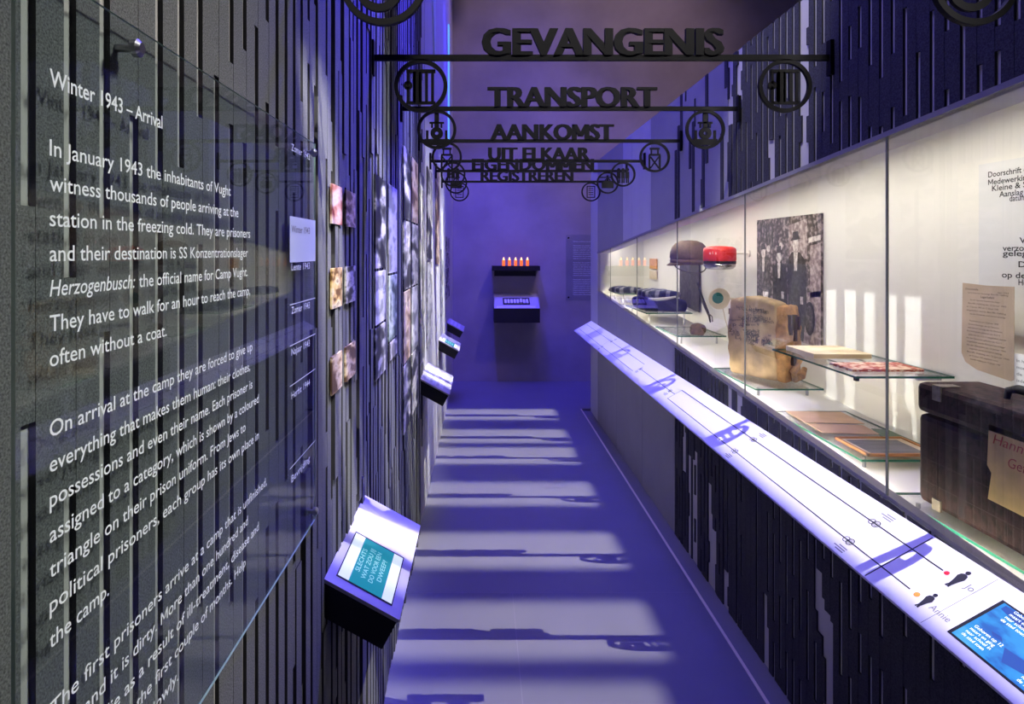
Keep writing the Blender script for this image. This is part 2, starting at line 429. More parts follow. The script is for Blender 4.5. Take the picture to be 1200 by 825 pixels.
# unseen warm lights added behind the bottom upstand to brighten the case floor
for i in range(1, len(seams)-1):
    a, b_ = seams[i], seams[i+1]; y = (a+b_)/2
    ey = Vector((0, 1, .074)).normalized(); ez = Vector((-.95, 0, .3)); ex = ey.cross(ez).normalized(); ez = ex.cross(ey)
    area('added_case_floor_light', (XR+.042, y, zb(y)-.016), Matrix((ex, ey, ez)).transposed().to_euler(), .012, (b_-a)*.96, 1.5*(b_-a)/.85, (1, .90, .68))

# ================================================================== TIMELINE SHELF
XO, ZO, XI, ZI = .936, .805, 1.109, .902
tl = empty('timeline_shelf', (1.02, 3.0, .85))
tag(tl, 'long sloping white timeline ledge running along right wall under the showcase', 'timeline ledge')
U = Vector((XI-XO, 0, ZI-ZO)).normalized(); N = Vector((-U.z, 0, U.x)); WID = (Vector((XI,0,ZI))-Vector((XO,0,ZO))).length
def tp(t, y, h=0.0):          # t: 0 at the wall, 1 at the free edge
    q = Vector((XI+(XO-XI)*t, y, ZI+(ZO-ZI)*t)); return q+N*h
p = MB(); YT0, YT1 = .5, 5.86
p.prism([tp(0,YT0,-.012), tp(1,YT0,-.012), tp(1,YT0), tp(0,YT0)], (0, YT1-YT0, 0)); p.build('ledge_board', M['white'], tl)
gr = MB(); H = .0006
def tline(t0, y0, t1, y1, wd=.0035, mi=0):
    a, b_ = tp(t0,y0,H), tp(t1,y1,H); d = (b_-a).normalized(); s = N.cross(d)*wd/2
    gr.flat([a-s, b_-s, b_+s, a+s], mi)
T1, T2 = .313, .75; TM = .53
for t in (T1, T2):
    tline(t, 1.325, t, 3.05); tline(t, 3.75, t, 5.8, .003)
tline(T1, 3.05, T2, 3.05); tline(TM, 3.05, TM, 3.72); tline(T1+.1, 3.72, T2-.1, 3.72)
tline(0.02, 1.42, .98, 1.42); tline(0.02, 1.24, .98, 1.24, .0012, 1)
tline(.25, 4.75, .8, 4.75, .002); tline(.1, 5.5, .9, 5.5, .002)
def tdisc(t, y, r, mi, ring_=0.0):
    c_ = tp(t, y, H*1.3); n = 20
    pts = [c_+U*r*math.cos(2*math.pi*i/n)+Vector((0,1,0))*r*math.sin(2*math.pi*i/n) for i in range(n)]
    if not ring_: gr.flat(pts, mi)
    else:
        q = [c_+(p_-c_)*ring_ for p_ in pts]; gr.add(pts+q, [(i,(i+1)%n,(i+1)%n+n,i+n) for i in range(n)], mi)
tdisc(T1, 1.3145, .006, 2); tdisc(T2, 1.304, .007, 3)
for t, y in ((T1, 1.55), (T2, 1.54), (T1, 2.243), (T2, 2.236), (TM, 3.12), (TM, 3.7), (T1, 4.7), (T2, 4.7)):
    tdisc(t, y, .012, 0, .8); tdisc(t, y+.016, .010, 0, .78); 
    for dd in (-.005, 0, .005): tline(t-.04, y+dd, t+.04, y+dd, .0014)
    st = -1 if t == T1 else 1
    for q in range(3): tline(t+st*.17+q*.035-.05, y-.02, t+st*.17+q*.035-.05, y+(.025 if q == 1 else .012), .0035, 1)
def silhouette(t, y, s):      # little standing figure, head towards the wall side
    def P(a, b_): return tp(t-a*s/WID, y+b_*s, H*1.6)
    gr.flat([P(0,-.10),P(0,.06),P(.35,.13),P(.55,.20),P(.72,.16),P(.78,.05),P(.78,-.05),P(.72,-.16),P(.50,-.22),P(.30,-.15)], 0)
    gr.flat([P(.90+.11*math.sin(2*math.pi*i/12), .11*math.cos(2*math.pi*i/12)) for i in range(12)], 0)
    gr.flat([P(-.18,-.11),P(-.16,.0),P(.02,.02),P(.02,-.09)], 0); gr.flat([P(-.18,.03),P(-.16,.12),P(.02,.06),P(.02,.0)], 0)
silhouette(.40, 1.287, .052); silhouette(.83, 1.279, .046)
# names are read by a visitor facing the wall: text runs along -y seen from the passage on the left, up is towards the wall
gr.text('Jo', tp(.34, 1.264, H*1.6), (0,-1,0), U, .024, 1)
gr.text('Annie', tp(.79, 1.262, H*1.6), (0,-1,0), U, .022, 1)
gr.build('timeline_print', [M['print_black'], M['print_grey'], mat('red_dot', srgb(200,25,50)), mat('orange_dot', srgb(225,150,50))], tl)
# touch screen let into the near end
scn = MB(); ya, yb = .90, 1.195
scn.flat([tp(.87,ya,H), tp(.87,yb,H), tp(.2,yb,H), tp(.2,ya,H)], 0)
bz = tl and scn.build('screen_bezel', M['blackbox'], tl)
scm = ramp_mat('blue_screen_picture', 9, [(0,srgb(15,60,140)),(.42,srgb(10,110,190)),(.5,srgb(30,160,225)),(.62,srgb(40,175,235)),(.8,srgb(120,215,245))], .25, (2,1,2), .85)
s2 = MB(); s2.flat([tp(.845,ya,H*2), tp(.845,yb-.008,H*2), tp(.222,yb-.008,H*2), tp(.222,ya,H*2)], 0)
for (t, y) in ((.80, 1.175), (.42, 1.16), (.82, 1.05), (.45, 1.04)):
    for q in range(4):
        s2.text(('Geboren op 12', 'maart en ging', 'naar school in', 'de stad toen')[q], tp(t-.16+q*.05, y, H*3), (0,-1,0), U, .010, 1)
s2.ring(tp(.40, 1.0, H*2.4), 0, .03, .0002, 2, 24, 'z')
s2.flat([tp(t, y, H*2.3) for t, y in ((.24,1.18),(.24,1.06),(.33,1.07),(.36,1.12),(.30,1.18))], 2); s2.flat([tp(t, y, H*2.3) for t, y in ((.62,1.11),(.60,1.06),(.72,1.05),(.76,1.09))], 2); s2.flat([tp(t, y, H*2.3) for t, y in ((.56,1.15),(.55,1.13),(.59,1.12),(.60,1.14))], 2)
s2.build('screen', [scm, mat('screen_text', srgb(225,245,255), emit=.8), mat('screen_navy', srgb(15,60,125), emit=.5)], tl)

# ================================================================== HANGING WORD SIGNS
def icon(kind, mb, c, r):
    x, y, z = c; d = .008
    def bx(a, b_, e, f): mb.box((x+a*r, y-d/2, z+b_*r), (x+e*r, y+d/2, z+f*r))
    if kind == 'gate':
        bx(-.62,-.78,.62,-.66); bx(-.62,.56,.62,.70)
        for q in (-.55,-.28,-.02,.24,.5): bx(q-.06,-.7,q+.06,.6)
        bx(-.34,-.66,.0,.58); mb.ring((x-.55*r,y,z+.02*r), .07*r, .19*r, d, 0, 16)
    elif kind == 'train':
        bx(-.13,.1,.13,.95); mb.ring((x,y,z-.22*r), .1*r, .36*r, d, 0, 24); bx(-.42,.34,.42,.44)
        bx(-.32,.1,-.22,.4); bx(.22,.1,.32,.4); bx(-.62,-.55,-.48,-.05); bx(.48,-.55,.62,-.05); bx(-.7,-.9,.7,-.55)
    elif kind == 'tower':
        bx(-.36,.55,.36,.7); bx(-.3,.2,-.2,.6); bx(.2,.2,.3,.6); bx(-.42,.1,.42,.24); bx(-.45,-.9,-.32,.15); bx(.32,-.9,.45,.15)
        for s in (-1, 1):
            mb.prism([(x+s*.4*r,y-d/2,z+.05*r),(x+s*.28*r,y-d/2,z+.05*r),(x-s*.4*r,y-d/2,z-.85*r),(x-s*.28*r,y-d/2,z-.85*r)], (0,d,0))
    elif kind == 'people':
        for q in (-.4, .0, .4):
            mb.ring((x+q*r,y,z+.42*r), 0.01*r, .15*r, d, 0, 16); bx(q-.16,-.35,q+.16,.24); bx(q-.13,-.8,q-.03,-.35); bx(q+.03,-.8,q+.13,-.35)
    elif kind == 'luggage':
        bx(-.6,-.55,.6,.18); mb.ring((x,y,z+.18*r), .2*r, .3*r, d, 0, 16, 'y', 0, math.pi); bx(-.8,.5,.4,.6)
    elif kind == 'form':
        bx(-.5,-.7,-.4,.7); bx(-.5,.6,.5,.7); bx(.4,-.7,.5,.7); bx(-.5,-.7,.5,-.6)
        for q in (-.35,-.1,.15,.38): bx(-.28,q,.28,q+.08)
    else:   # crescent
        mb.ring((x-.1*r,y,z-.15*r), .42*r, .62*r, d, 0, 28, 'y', R(150), R(380)); bx(-.25,-.05,.4,.12)
WORDS = [('KRANT', .05, .62, 'crescent'), ('GEVANGENIS', .008, .760, 'gate'), ('TRANSPORT', .033, .747, 'train'), ('AANKOMST', .057, .728, 'tower'),
         ('UIT ELKAAR', .052, .728, 'people'), ('EIGENDOMMEN', -.065, .85, 'luggage'), ('REGISTREREN', 0, .80, 'form')]
for yb_, (word, xa, xb_, ic) in zip(BARS, WORDS):
    s = empty('hanging_sign', (.38, yb_, ZBAR))
    lab = {'KRANT':'black steel bar sign nearest the viewer, only its round emblems showing'}.get(word, 'black steel bar with the cut-out word %s and two round emblems' % word)
    tag(s, lab, 'sign', 'hanging word signs across the passage')
    p = MB(); p.box((XL, yb_-.006, ZBAR-.009), (XR, yb_+.006, ZBAR+.009)); p.build('crossbar', M['black'], s)
    p = MB(); [p.text(word, (xa+dx, yb_+dx*.1, ZBAR+.008), (1,0,0), (0,0,1), .122, 0, .014, xb_-xa, bold=.004) for dx in (-.007, -.0035, .0, .0035, .007)]; p.build('lettering', M['black'], s)
    for x in (-.191, .96):
        p = MB(); p.ring((x, yb_, ZBAR-.089), .072, .084, .012); o = p.build('round_emblem', M['black'], s)
        p = MB(); icon(ic, p, (x, yb_, ZBAR-.089), .074); p.build('emblem_icon', M['black'], o)
    for x0, x1 in ((XL, XL+.012), (XR-.012, XR)):
        p = MB(); p.box((x0, yb_-.012, ZBAR-.055), (x1, yb_+.012, ZBAR+.055)); p.build('wall_plate', M['black'], s)

# framing projectors that throw the bands of light past the signs
def projector(lx, ly, lz, x0, x1, y0, y1, power, name_label, zt_=0.0, dist=.35, rad=.0035, warm=SPOT_W):
    """lamp at (lx,ly,lz) in a black housing whose shutter lets light onto the rectangle x0..x1, y0..y1 at height zt_"""
    k = dist/(lz-zt_); r = empty('stage_projector', (lx, ly, lz))
    ax, bx_, ay, by = (x0-lx)*k, (x1-lx)*k, (y0-ly)*k, (y1-ly)*k
    zc = lz-dist; X0, X1, Y0_, Y1_ = min(ax,-.04)-.05, max(bx_,.04)+.05, min(ay,-.04)-.05, max(by,.04)+.05
    q = MB(); e = .002
    q.box((lx+X0,ly+Y0_,zc),(lx+ax,ly+Y1_,zc+e)); q.box((lx+bx_,ly+Y0_,zc),(lx+X1,ly+Y1_,zc+e))
    q.box((lx+ax,ly+Y0_,zc),(lx+bx_,ly+ay,zc+e)); q.box((lx+ax,ly+by,zc),(lx+bx_,ly+Y1_,zc+e))
    q.build('shutter', M['blackbox'], r)
    q = MB(); z1 = lz+.06
    q.box((lx+X0-.004,ly+Y0_,zc),(lx+X0,ly+Y1_,z1)); q.box((lx+X1,ly+Y0_,zc),(lx+X1+.004,ly+Y1_,z1))
    q.box((lx+X0,ly+Y0_-.004,zc),(lx+X1,ly+Y0_,z1)); q.box((lx+X0,ly+Y1_,zc),(lx+X1,ly+Y1_+.004,z1))
    q.box((lx+X0,ly+Y0_,z1),(lx+X1,ly+Y1_,z1+.006)); q.box((lx-.02,ly-.02,z1),(lx+.02,ly+.02,6.6)); q.build('housing', M['blackbox'], r)
    spot('projector_light', (lx,ly,lz), (lx+(ax+bx_)/2, ly+(ay+by)/2, zc), power, warm, 100, .05, rad)
    tag(r, name_label, 'projector', 'stage projectors above the passage', 'thing')
    return r
for i, yb_ in enumerate(BARS):
    ly = yb_-.739
    projector(1.377, ly, 5.08, -1.45, .74, ly+1.18, ly+1.55, BAND_POWER*(.6, .85, 1, 1, 1, 1, 1)[i], 'black framing projector hung above the passage lighting one sign')
projector(1.377, -.02, 5.08, -1.45, .66, 1.82, 2.15, BAND_POWER*.8, 'black framing projector hung above the passage lighting one sign')
# five more projectors aimed at the photo prints on the left wall
for ly, hw, pw in ((1.45, .19, 430), (2.12, .36, 1900), (2.86, .40, 2300), (3.9, .42, 2500), (5.1, .62, 2300)):
    projector(1.0, ly, 5.6, -1.17, -.70 if ly < 1.5 else -.50, ly-hw, ly+hw, pw, 'black framing projector hung above the passage lighting prints on the left wall', warm=(.96, .97, 1.0), rad=.02)
# slatted projector added out of view on the left to stripe the showcase back
lx, ly, lz = -.26, 2.30, 3.10
r = empty('added_stripe_projector', (lx, ly, lz)); tag(r, 'added black slatted projector, unseen on the left wall, striping the showcase', 'projector', None, 'thing')
xs = lx+.25; k = .25/(1.55-lx); q = MB()
gaps = [(2.043,2.122),(2.165,2.207),(2.286,2.35),(2.40,2.476),(2.534,2.61)]
edges = [2.043-.5]+[e for g_ in gaps for e in g_]+[2.61+.5]
zl, zh = lz-.25*(lz-.93)/(1.55-lx), lz-.25*(lz-1.852)/(1.11-lx)
for i in range(0, len(edges), 2): q.box((xs, ly+(edges[i]-ly)*k, zl-.02), (xs+.003, ly+(edges[i+1]-ly)*k, lz+.04))
q.box((xs-.002, ly-.12, zh), (xs, ly+.12, lz+.05)); q.box((xs-.002, ly-.12, zl-.03), (xs, ly+.12, zl)); q.build('slat_shutter', M['blackbox'], r)
q = MB()
q.box((lx-.05, ly-.12, lz+.05), (xs+.003, ly+.12, lz+.056)); q.box((lx-.05, ly-.12, zl-.036), (xs+.003, ly+.12, zl-.03))
for y in (ly-.126, ly+.12): q.box((lx-.05, y, zl-.036), (xs+.003, y+.006, lz+.056))
q.box((lx-.056, ly-.126, zl-.036), (lx-.05, ly+.126, lz+.056)); q.build('housing', M['blackbox'], r)
q = MB(); q.box((XL-.002, ly-.02, lz-.02), (lx-.056, ly+.02, lz+.02)); q.build('wall_arm', M['blackbox'], r)
spot('projector_light', (lx, ly, lz), (1.55, ly, 1.3), 260, (1, .99, .97), 70, .05, .0012)  # lamp inside the added stripe projector
projector(.93, .36, 5.6, .956, 1.14, .95, 5.9, TIMELINE_POWER, 'black slit projector hung above the near end lighting the ledge', .85, .35, .002)

# ================================================================== GLASS TEXT PANEL ON THE LEFT WALL
XG = -.337  # panel, text and bolts pushed back to this plane, scaled about the camera
gp = empty('glass_text_panel', (XG, .76, 1.45))
tag(gp, 'large glass panel with white text about arrival in winter 1943', 'text panel')
GY0, GY1, GZ0, GZ1 = .4196, 1.179, 1.056, 1.819
p = MB(); p.box((XG-.003, GY0, GZ0), (XG, GY1, GZ1)); o = p.build('glass_sheet', [M['glass_text'], M['glass_pale']], gp)
for f in o.data.polygons:
    if abs(f.normal.x) < .5: f.material_index = 1
tx = MB(); XT = XG+.0008
LN = .0275; TY = .452
def left_text(mb, s, y, z, size, width=None, mi=0, shear=0, bold=.0): mb.text(s, (XT, y, z), (0,1,0), (0,0,1), size, mi, 0, width, bold=bold, shear=shear)
lines = ['In January 1943 the inhabitants of Vught', 'witness thousands of people arriving at the', 'station in the freezing cold. They are prisoners',
 'and their destination is SS Konzentrationslager', None, 'They have to walk for an hour to reach the camp,', 'often without a coat.', '',
 'On arrival at the camp they are forced to give up', 'everything that makes them human: their clothes,', 'possessions and even their name. Each prisoner is',
 'assigned to a category, which is shown by a coloured', 'triangle on their prison uniform. From Jews to', 'political prisoners, each group has its own place in', 'the camp.', '',
 'The first prisoners arrive at a camp that is unfinished,', 'cold and it is dirty. More than one hundred and', 'people die as a result of ill-treatment, disease and', 'exhaustion in the first couple of months. Help', 'saves lives, but slowly.']
z0 = EYE-(182-VY)/F*TY
SZ = .0185; WK = .00842
def est(s): return len(s)*WK*(.97 if len(s) > 30 else .95)
left_text(tx, 'Winter 1943 \u2013 Arrival', TY, EYE-(100-VY)/F*TY, .0195, .160, bold=.012); tx.build('heading', M['print_white'], gp)
tx = MB()
for i, s in enumerate(lines):
    z = z0-LN*i
    if s is None:
        left_text(tx, 'Herzogenbusch:', TY, z, SZ, .1115, shear=.2, bold=.006); left_text(tx, 'the official name for Camp Vught.', TY+.118, z, SZ, .265, bold=.006)
    elif s: left_text(tx, s, TY, z, SZ, est(s), bold=.006)
    if s == '' or i == len(lines)-1: tx.build('text_paragraph', M['print_white'], gp); tx = MB()
for s, yp, ln, mi in (('Zomer 1942',176,0,0),('Winter 1943',272,0,2),('Lente 1943',317,0,0),('Zomer 1943',368,357,0),('Najaar 1943',417,405,0),('Herfst 1944',468,452,0),('Bevrijding',566,548,0)):
    mn = MB(); z = EYE-(yp-VY)/F*1.027
    if mi: mn.flat([(XT,1.019,1.581),(XT,1.176,1.581),(XT,1.176,1.663),(XT,1.019,1.663)], 1)
    mn.text(s, (XT+.0003, 1.027, z), (0,1,0), (0,0,1), .0179, mi, 0, .11, bold=.008)
    if ln:
        zl = EYE-(ln-VY)/F*1.027; mn.flat([(XT,1.019,zl-.0008),(XT,1.177,zl-.0008),(XT,1.177,zl+.0008),(XT,1.019,zl+.0008)], 0)
    mn.build('season_entry', [M['print_white'], M['label_pale'], M['print_grey']], gp)
for (y, z) in ((.556, 1.795), (1.143, 1.795), (.527, 1.084), (1.153, 1.084)):
    p = MB(); p.lathe((XL+.0005, y, z), [(.004,0),(.004,.0165),(.0085,.0165),(.0085,.022),(.005,.025)], 0, 20, 'x'); p.build('standoff_bolt', M['chrome'], gp, smooth=False)

# ================================================================== PHOTO PRINTS ON THE LEFT WALL
def rampset(k):
    W, Bk = srgb(225,220,212), srgb(25,24,26)
    return {'red': [(0,srgb(70,18,20)),(.4,srgb(150,60,50)),(.5,srgb(215,160,145)),(.6,srgb(235,215,205)),(1,srgb(120,40,40))],
     'gold': [(0,srgb(40,26,10)),(.42,srgb(120,84,40)),(.48,srgb(228,190,120)),(.58,srgb(245,228,185)),(.66,srgb(90,60,30)),(1,srgb(240,220,170))],
     'mono': [(0,Bk),(.44,srgb(45,45,44)),(.48,srgb(130,130,125)),(.53,W),(.62,srgb(120,118,112)),(1,srgb(240,238,230))],
     'dark': [(0,Bk),(.50,srgb(30,32,32)),(.56,srgb(110,112,108)),(.60,W),(1,W)],
     'pale': [(0,srgb(90,90,86)),(.40,srgb(150,150,144)),(.47,srgb(225,222,214)),(.56,srgb(240,238,230)),(.62,srgb(150,150,146)),(1,srgb(245,242,235))],
     'green': [(0,srgb(15,26,22)),(.45,srgb(60,80,68)),(.50,srgb(150,165,150)),(.58,srgb(215,222,210)),(.66,srgb(90,110,96)),(1,W)],
     'sepia': [(0,srgb(30,22,16)),(.43,srgb(100,74,52)),(.48,srgb(190,160,122)),(.56,srgb(235,215,185)),(.64,srgb(120,92,66)),(1,srgb(240,228,205))]}[k]
def photo(y0, y1, z0, z1, kind, label, group, sc_=26, x=XL+.0085, t=.005, seed=0, cat='photo'):
    p = MB(); p.box((x-t, y0, z0), (x, y1, z1))
    m_ = ramp_mat('photo_'+kind, sc_, [(q, tuple(v*.72 for v in c_[:3])+(1,)) for q, c_ in rampset(kind)], .5, (1, .4, 1), detail=6)
    mp = [n for n in m_.node_tree.nodes if n.type == 'MAPPING'][0]; mp.inputs['Location'].default_value = (seed*3.7, seed*1.3, seed*2.1)
    o = p.build('photo_print', m_, None); tag(o, label, cat, group); return o
G1 = 'small photo prints in two columns on the left wall'
k = 0
for (y0, y1), col in (((1.33, 1.425), 'left'), ((1.468, 1.575), 'right')):
    for (za, zb_), row, kind in (((1.665, 1.757), 'top', 'red' if col == 'left' else 'sepia'), ((1.468, 1.562), 'middle', 'gold' if col == 'left' else 'mono'), ((1.27, 1.358), 'bottom', 'sepia')):
        k += 1
        lab = {('left','top'):'small reddish photo print, top of the column nearest the glass panel', ('right','top'):'small speckled brown photo print, top of second column from the glass panel',
               ('left','middle'):'small golden photo print, middle of the column nearest the glass panel', ('right','middle'):'small black and white photo, middle of second column from the glass panel',
               ('left','bottom'):'small brown photo print, bottom of the column nearest the glass panel', ('right','bottom'):'small brown photo print, bottom of second column from the glass panel'}[(col,row)]
        photo(y0, y1, za, zb_, kind, lab, G1, 30, seed=k)
G2 = 'tall photo prints further along the left wall'
spec2 = [(1.875,2.07,1.545,1.852,'dark','tall dark photo, top of the first tall column past the small photos'),
 (1.875,2.07,1.36,1.535,'pale','pale document print, middle of the first tall column past the small photos'),
 (1.875,2.07,1.18,1.35,'mono','black and white photo, bottom of the first tall column past the small photos'),
 (2.145,2.355,1.52,1.852,'pale','tall pale document print, top of the second tall column on left wall'),
 (2.145,2.355,1.265,1.51,'green','greenish photo print, middle of the second tall column on left wall'),
 (2.145,2.355,1.19,1.255,'mono','small strip photo, bottom of the second tall column on left wall')]
for q in spec2: k += 1; photo(*q[:6], G2, 12, seed=k)
G3 = 'big photo prints on the boards beside the smooth panels'
for (y0, y1), c_ in (((2.56,2.80),'nearer'), ((2.87,3.13),'farther')):
    for (za, zb_), kind, w_ in (((1.75,2.07),'dark' if c_ == 'nearer' else 'sepia','topmost'), ((1.43,1.74),'mono','second from top'), ((1.10,1.42),'sepia' if c_ == 'nearer' else 'pale','third from top'), ((.79,1.09),'mono','lowest')):
        k += 1; photo(y0, y1, za, zb_, kind, '%s large photo in the %s column before the smooth left panels' % (w_, c_), G3, 9, seed=k)
G4 = 'prints on the smooth pale panels at the far left'
for q in ((3.30,3.56,.95,2.05,'pale','tall pale text print at the start of the smooth left panels',7),(3.72,4.10,1.55,2.15,'mono','large black and white photo on the first smooth left panel',7),(3.72,4.10,.98,1.53,'pale','pale text print under the large photo on the first smooth left panel',7),
          (4.45,4.85,1.5,2.25,'sepia','tall sepia print on the second smooth left panel',6),(5.0,5.3,1.05,1.62,'pale','narrow pale text print on the second smooth left panel',6)):
    k += 1; photo(*q[:6], G4, q[6], x=XL+.004, seed=k)
n_ = 0
for za in (1.60, 1.44, 1.28, 1.12):
    n_ += 1; k += 1; photo(5.75, 6.35, za, za+.15, 'mono', 'wide dark photo, %s in the farthest column by the back wall' % ('topmost','second from top','third from top','lowest')[n_-1], 'photos in the farthest column on the left wall', 10, x=XL+.004, seed=k)
# glowing cyan strip, and a pale board painting in a patch of light
p = MB(); p.box((XL-.003, 6.12, 2.80), (XL+.012, 6.22, 4.0)); o = p.build('cyan_strip', mat('cyan_glow', srgb(110,185,225), emit=.75), None); tag(o, 'thin vertical glowing cyan strip high on far left wall', 'light')
p = MB(); p.prism([(XL-.003, 4.13, 5.2), (XL-.003, 4.36, 5.2), (XL-.003, 4.36, 2.95), (XL-.003, 4.29, 2.95), (XL-.003, 4.13, 3.35)], (.012,0,0)); o = p.build('gleam_strip', mat('pale_green_white', srgb(205,222,215), .6), None); tag(o, 'pale strip standing in for a patch of light high on the smooth left wall', 'gleam')

# ================================================================== READING DESKS ON THE LEFT WALL
def desk(y0, y1, label, screen):
    A = Vector((XL, 0, .871)); Bv = Vector((-.182, 0, .779)); u = (A-Bv).normalized(); n = Vector((u.z*-1*-1, 0, 0)); n = Vector((-u.z*-1, 0, -u.x)); wd = (A-Bv).length
    # plate runs from the wall edge A down to the free edge B; n is its upward normal
    r = empty('reading_desk', (XL, (y0+y1)/2, .85)); tag(r, label, 'reading desk', 'reading desks along the left wall')
    def P(t, y, h=0): q = A+(Bv-A)*t; return Vector((q.x, y, q.z))+n*h
    m = MB(); m.prism([P(0,y0,0), P(0,y0,-.008), P(1,y0,-.008), P(1,y0,0)], (0,y1-y0,0)); m.build('top_plate', M['desk'], r)
    m = MB(); m.prism([P(.02,y0+.003,-.008), P(.02,y0+.003,-.078), P(.985,y0+.003,-.078), P(.985,y0+.003,-.008)], (0,y1-y0-.006,0)); m.build('housing', M['blackbox'], r)
    if screen:
        ys0, ys1 = y0+.03*(y1-y0)/.447, y0+.24*(y1-y0)/.447
        m = MB(); m.flat([P(.11,ys0,.0006), P(.87,ys0,.0006), P(.87,ys1,.0006), P(.11,ys1,.0006)]); m.build('screen_bezel', M['blackbox'], r)
        m = MB(); e = .006
        def rect(t0, t1, mi, h): m.flat([P(t0,ys0+e,h), P(t1,ys0+e,h), P(t1,ys1-e,h), P(t0,ys1-e,h)], mi)
        rect(.125, .27, 1, .0012); rect(.27, .72, 0, .0012); rect(.72, .855, 1, .0012)
        for q, s in enumerate(('SLECHTS', 'WAT ZOU JIJ', 'DO VOOR EEN', 'DWEEP?')):
            m.text(s, P(.355+.1*q, (ys0+ys1)/2, .0018), (0,1,0), u, .017, 2, 0, .045+.008*len(s), 'CENTER', bold=.01)
        m.build('screen', [M['teal'], M['scr_white'], M['scr_text']], r)
    else:
        for t in (.15, .38, .61): 
            m = MB(); m.flat([P(t,y0+.04,.0005),P(t+.14,y0+.04,.0005),P(t+.14,y1-.05,.0005),P(t,y1-.05,.0005)])
            m.build('printed_text', M['faint'], r)
    return r
desk(1.293, 1.74, 'white sloping reading desk with teal screen, nearest on the left wall', True)
desk(3.33, 3.82, 'white sloping reading desk with printed blocks, second along left wall', False)
desk(4.80, 5.20, 'white sloping reading desk with blue screen, third along left wall', True)
desk(5.98, 6.38, 'small white reading desk farthest along the left wall', False)

# ================================================================== THINGS IN THE DISPLAY CASE
def at(px, py, X):        # point on the vertical plane x = X seen at that place of the photo: (x, y, z)
    y = F*X/(px-VX); return Vector((X, y, EYE-(py-VY)/F*y))
def shelf(x0, x1, y0, y1, z, label):
    r = empty('glass_shelf', ((x0+x1)/2, (y0+y1)/2, z)); tag(r, label, 'shelf', 'glass shelves in the showcase')
    p = MB(); p.box((x0,y0,z-.007), (x1,y1,z)); o = p.build('shelf_plate', [M['glass'], M['glass_green']], r)
    for f in o.data.polygons:
        if abs(f.normal.z) < .5: f.material_index = 1
    return r
def pegs(r, pts, z1):
    for x, y in pts:
        zf = zb(y)-FD; q = MB(); q.lathe((x,y,zf), [(.006,0),(.006,z1-.007-zf)], 0, 12); q.build('peg', M['chrome'], r)
S6 = shelf(1.222, 1.545, 1.894, 2.437, 1.193, 'upper glass shelf carrying booklets above the flat documents')
for y in (1.96, 2.37):
    q = MB(); q.box((1.47,y-.006,1.166),(1.55,y+.006,1.186)); q.build('bracket', M['chrome'], S6)
q = MB(); q.box((1.226,1.9,1.176),(1.238,1.912,1.186)); q.build('corner_clip', M['black'], S6)
S4 = shelf(1.20, 1.50, 1.83, 2.39, .944, 'low glass shelf under the flat papers beside the suitcase'); pegs(S4, [(1.24,1.88),(1.46,1.88),(1.24,2.34),(1.46,2.34)], .944)
S5 = shelf(1.18, 1.50, .95, 1.675, .905, 'low glass shelf under the dark suitcase'); pegs(S5, [(1.22,1.0),(1.46,1.0),(1.22,1.62),(1.46,1.62)], .905)
S3 = shelf(1.20, 1.50, 2.54, 3.0, 1.0, 'glass shelf under the brown paper parcel'); pegs(S3, [(1.24,2.6),(1.46,2.6),(1.24,2.95),(1.46,2.95)], 1.0)
S2 = shelf(1.20, 1.50, 3.55, 4.0, 1.085, 'glass shelf with a small brown lump under the dark cap'); pegs(S2, [(1.24,3.6),(1.46,3.6),(1.24,3.95),(1.46,3.95)], 1.085)
S1 = shelf(1.17, 1.50, 4.12, 4.72, 1.165, 'glass shelf under the folded blue striped clothes'); pegs(S1, [(1.21,4.18),(1.46,4.18),(1.21,4.66),(1.46,4.66)], 1.165)
S0 = shelf(1.20, 1.50, 5.02, 5.42, 1.235, 'farthest glass shelf under the rolled blue striped cap'); pegs(S0, [(1.24,5.06),(1.46,5.06),(1.24,5.38),(1.46,5.38)], 1.235)

# suitcase
sx0, sx1, sy0, sy1, sz0, sz1 = 1.225, 1.40, 1.02, 1.63, .906, 1.238
su = empty('suitcase', ((sx0+sx1)/2, (sy0+sy1)/2, sz0)); tag(su, 'worn dark brown suitcase with handwritten yellow paper label', 'suitcase')
leather = mat('worn_brown_leather', srgb(40,24,24), .75, noise=(55, .85), bump=.4, spec=.2)
nt = leather.node_tree
p = MB(); p.box((sx0,sy0,sz0),(sx1,sy1,sz0+.245)); o = p.build('body', leather, su, bevel=.016)
p = MB(); p.box((sx0-.003,sy0-.003,sz0+.248),(sx1+.003,sy1+.003,sz1)); p.build('lid', leather, su, bevel=.016)
p = MB(); 
for q in range(1, 9): p.box((sx0-.0006, sy1-.07*q, sz0+.01), (sx0+.002, sy1-.07*q+.0010, sz0+.24))
for q in range(1, 4): p.box((sx0-.0006, sy0+.02, sz0+.062*q), (sx0+.002, sy1-.02, sz0+.062*q+.0014))
p.build('seam_lines', mat('thread_brown', srgb(52,38,37), .8), su)
metal_old = mat('tarnished_metal', srgb(118,110,100), .5, .5, noise=(60,.3))
for y in (1.555, 1.12):
    p = MB(); p.box((sx0-.007,y-.014,sz1-.038),(sx0-.001,y+.014,sz1+.002)); p.box((sx0-.007,y-.014,sz1-.001),(sx0+.05,y+.014,sz1+.004)); p.build('lid_clasp', metal_old, su, bevel=.002)
    p = MB(); p.box((sx0-.006,y-.012,sz0-.001),(sx0+.002,y+.016,sz0+.03)); p.build('corner_fitting', metal_old, su, bevel=.002)
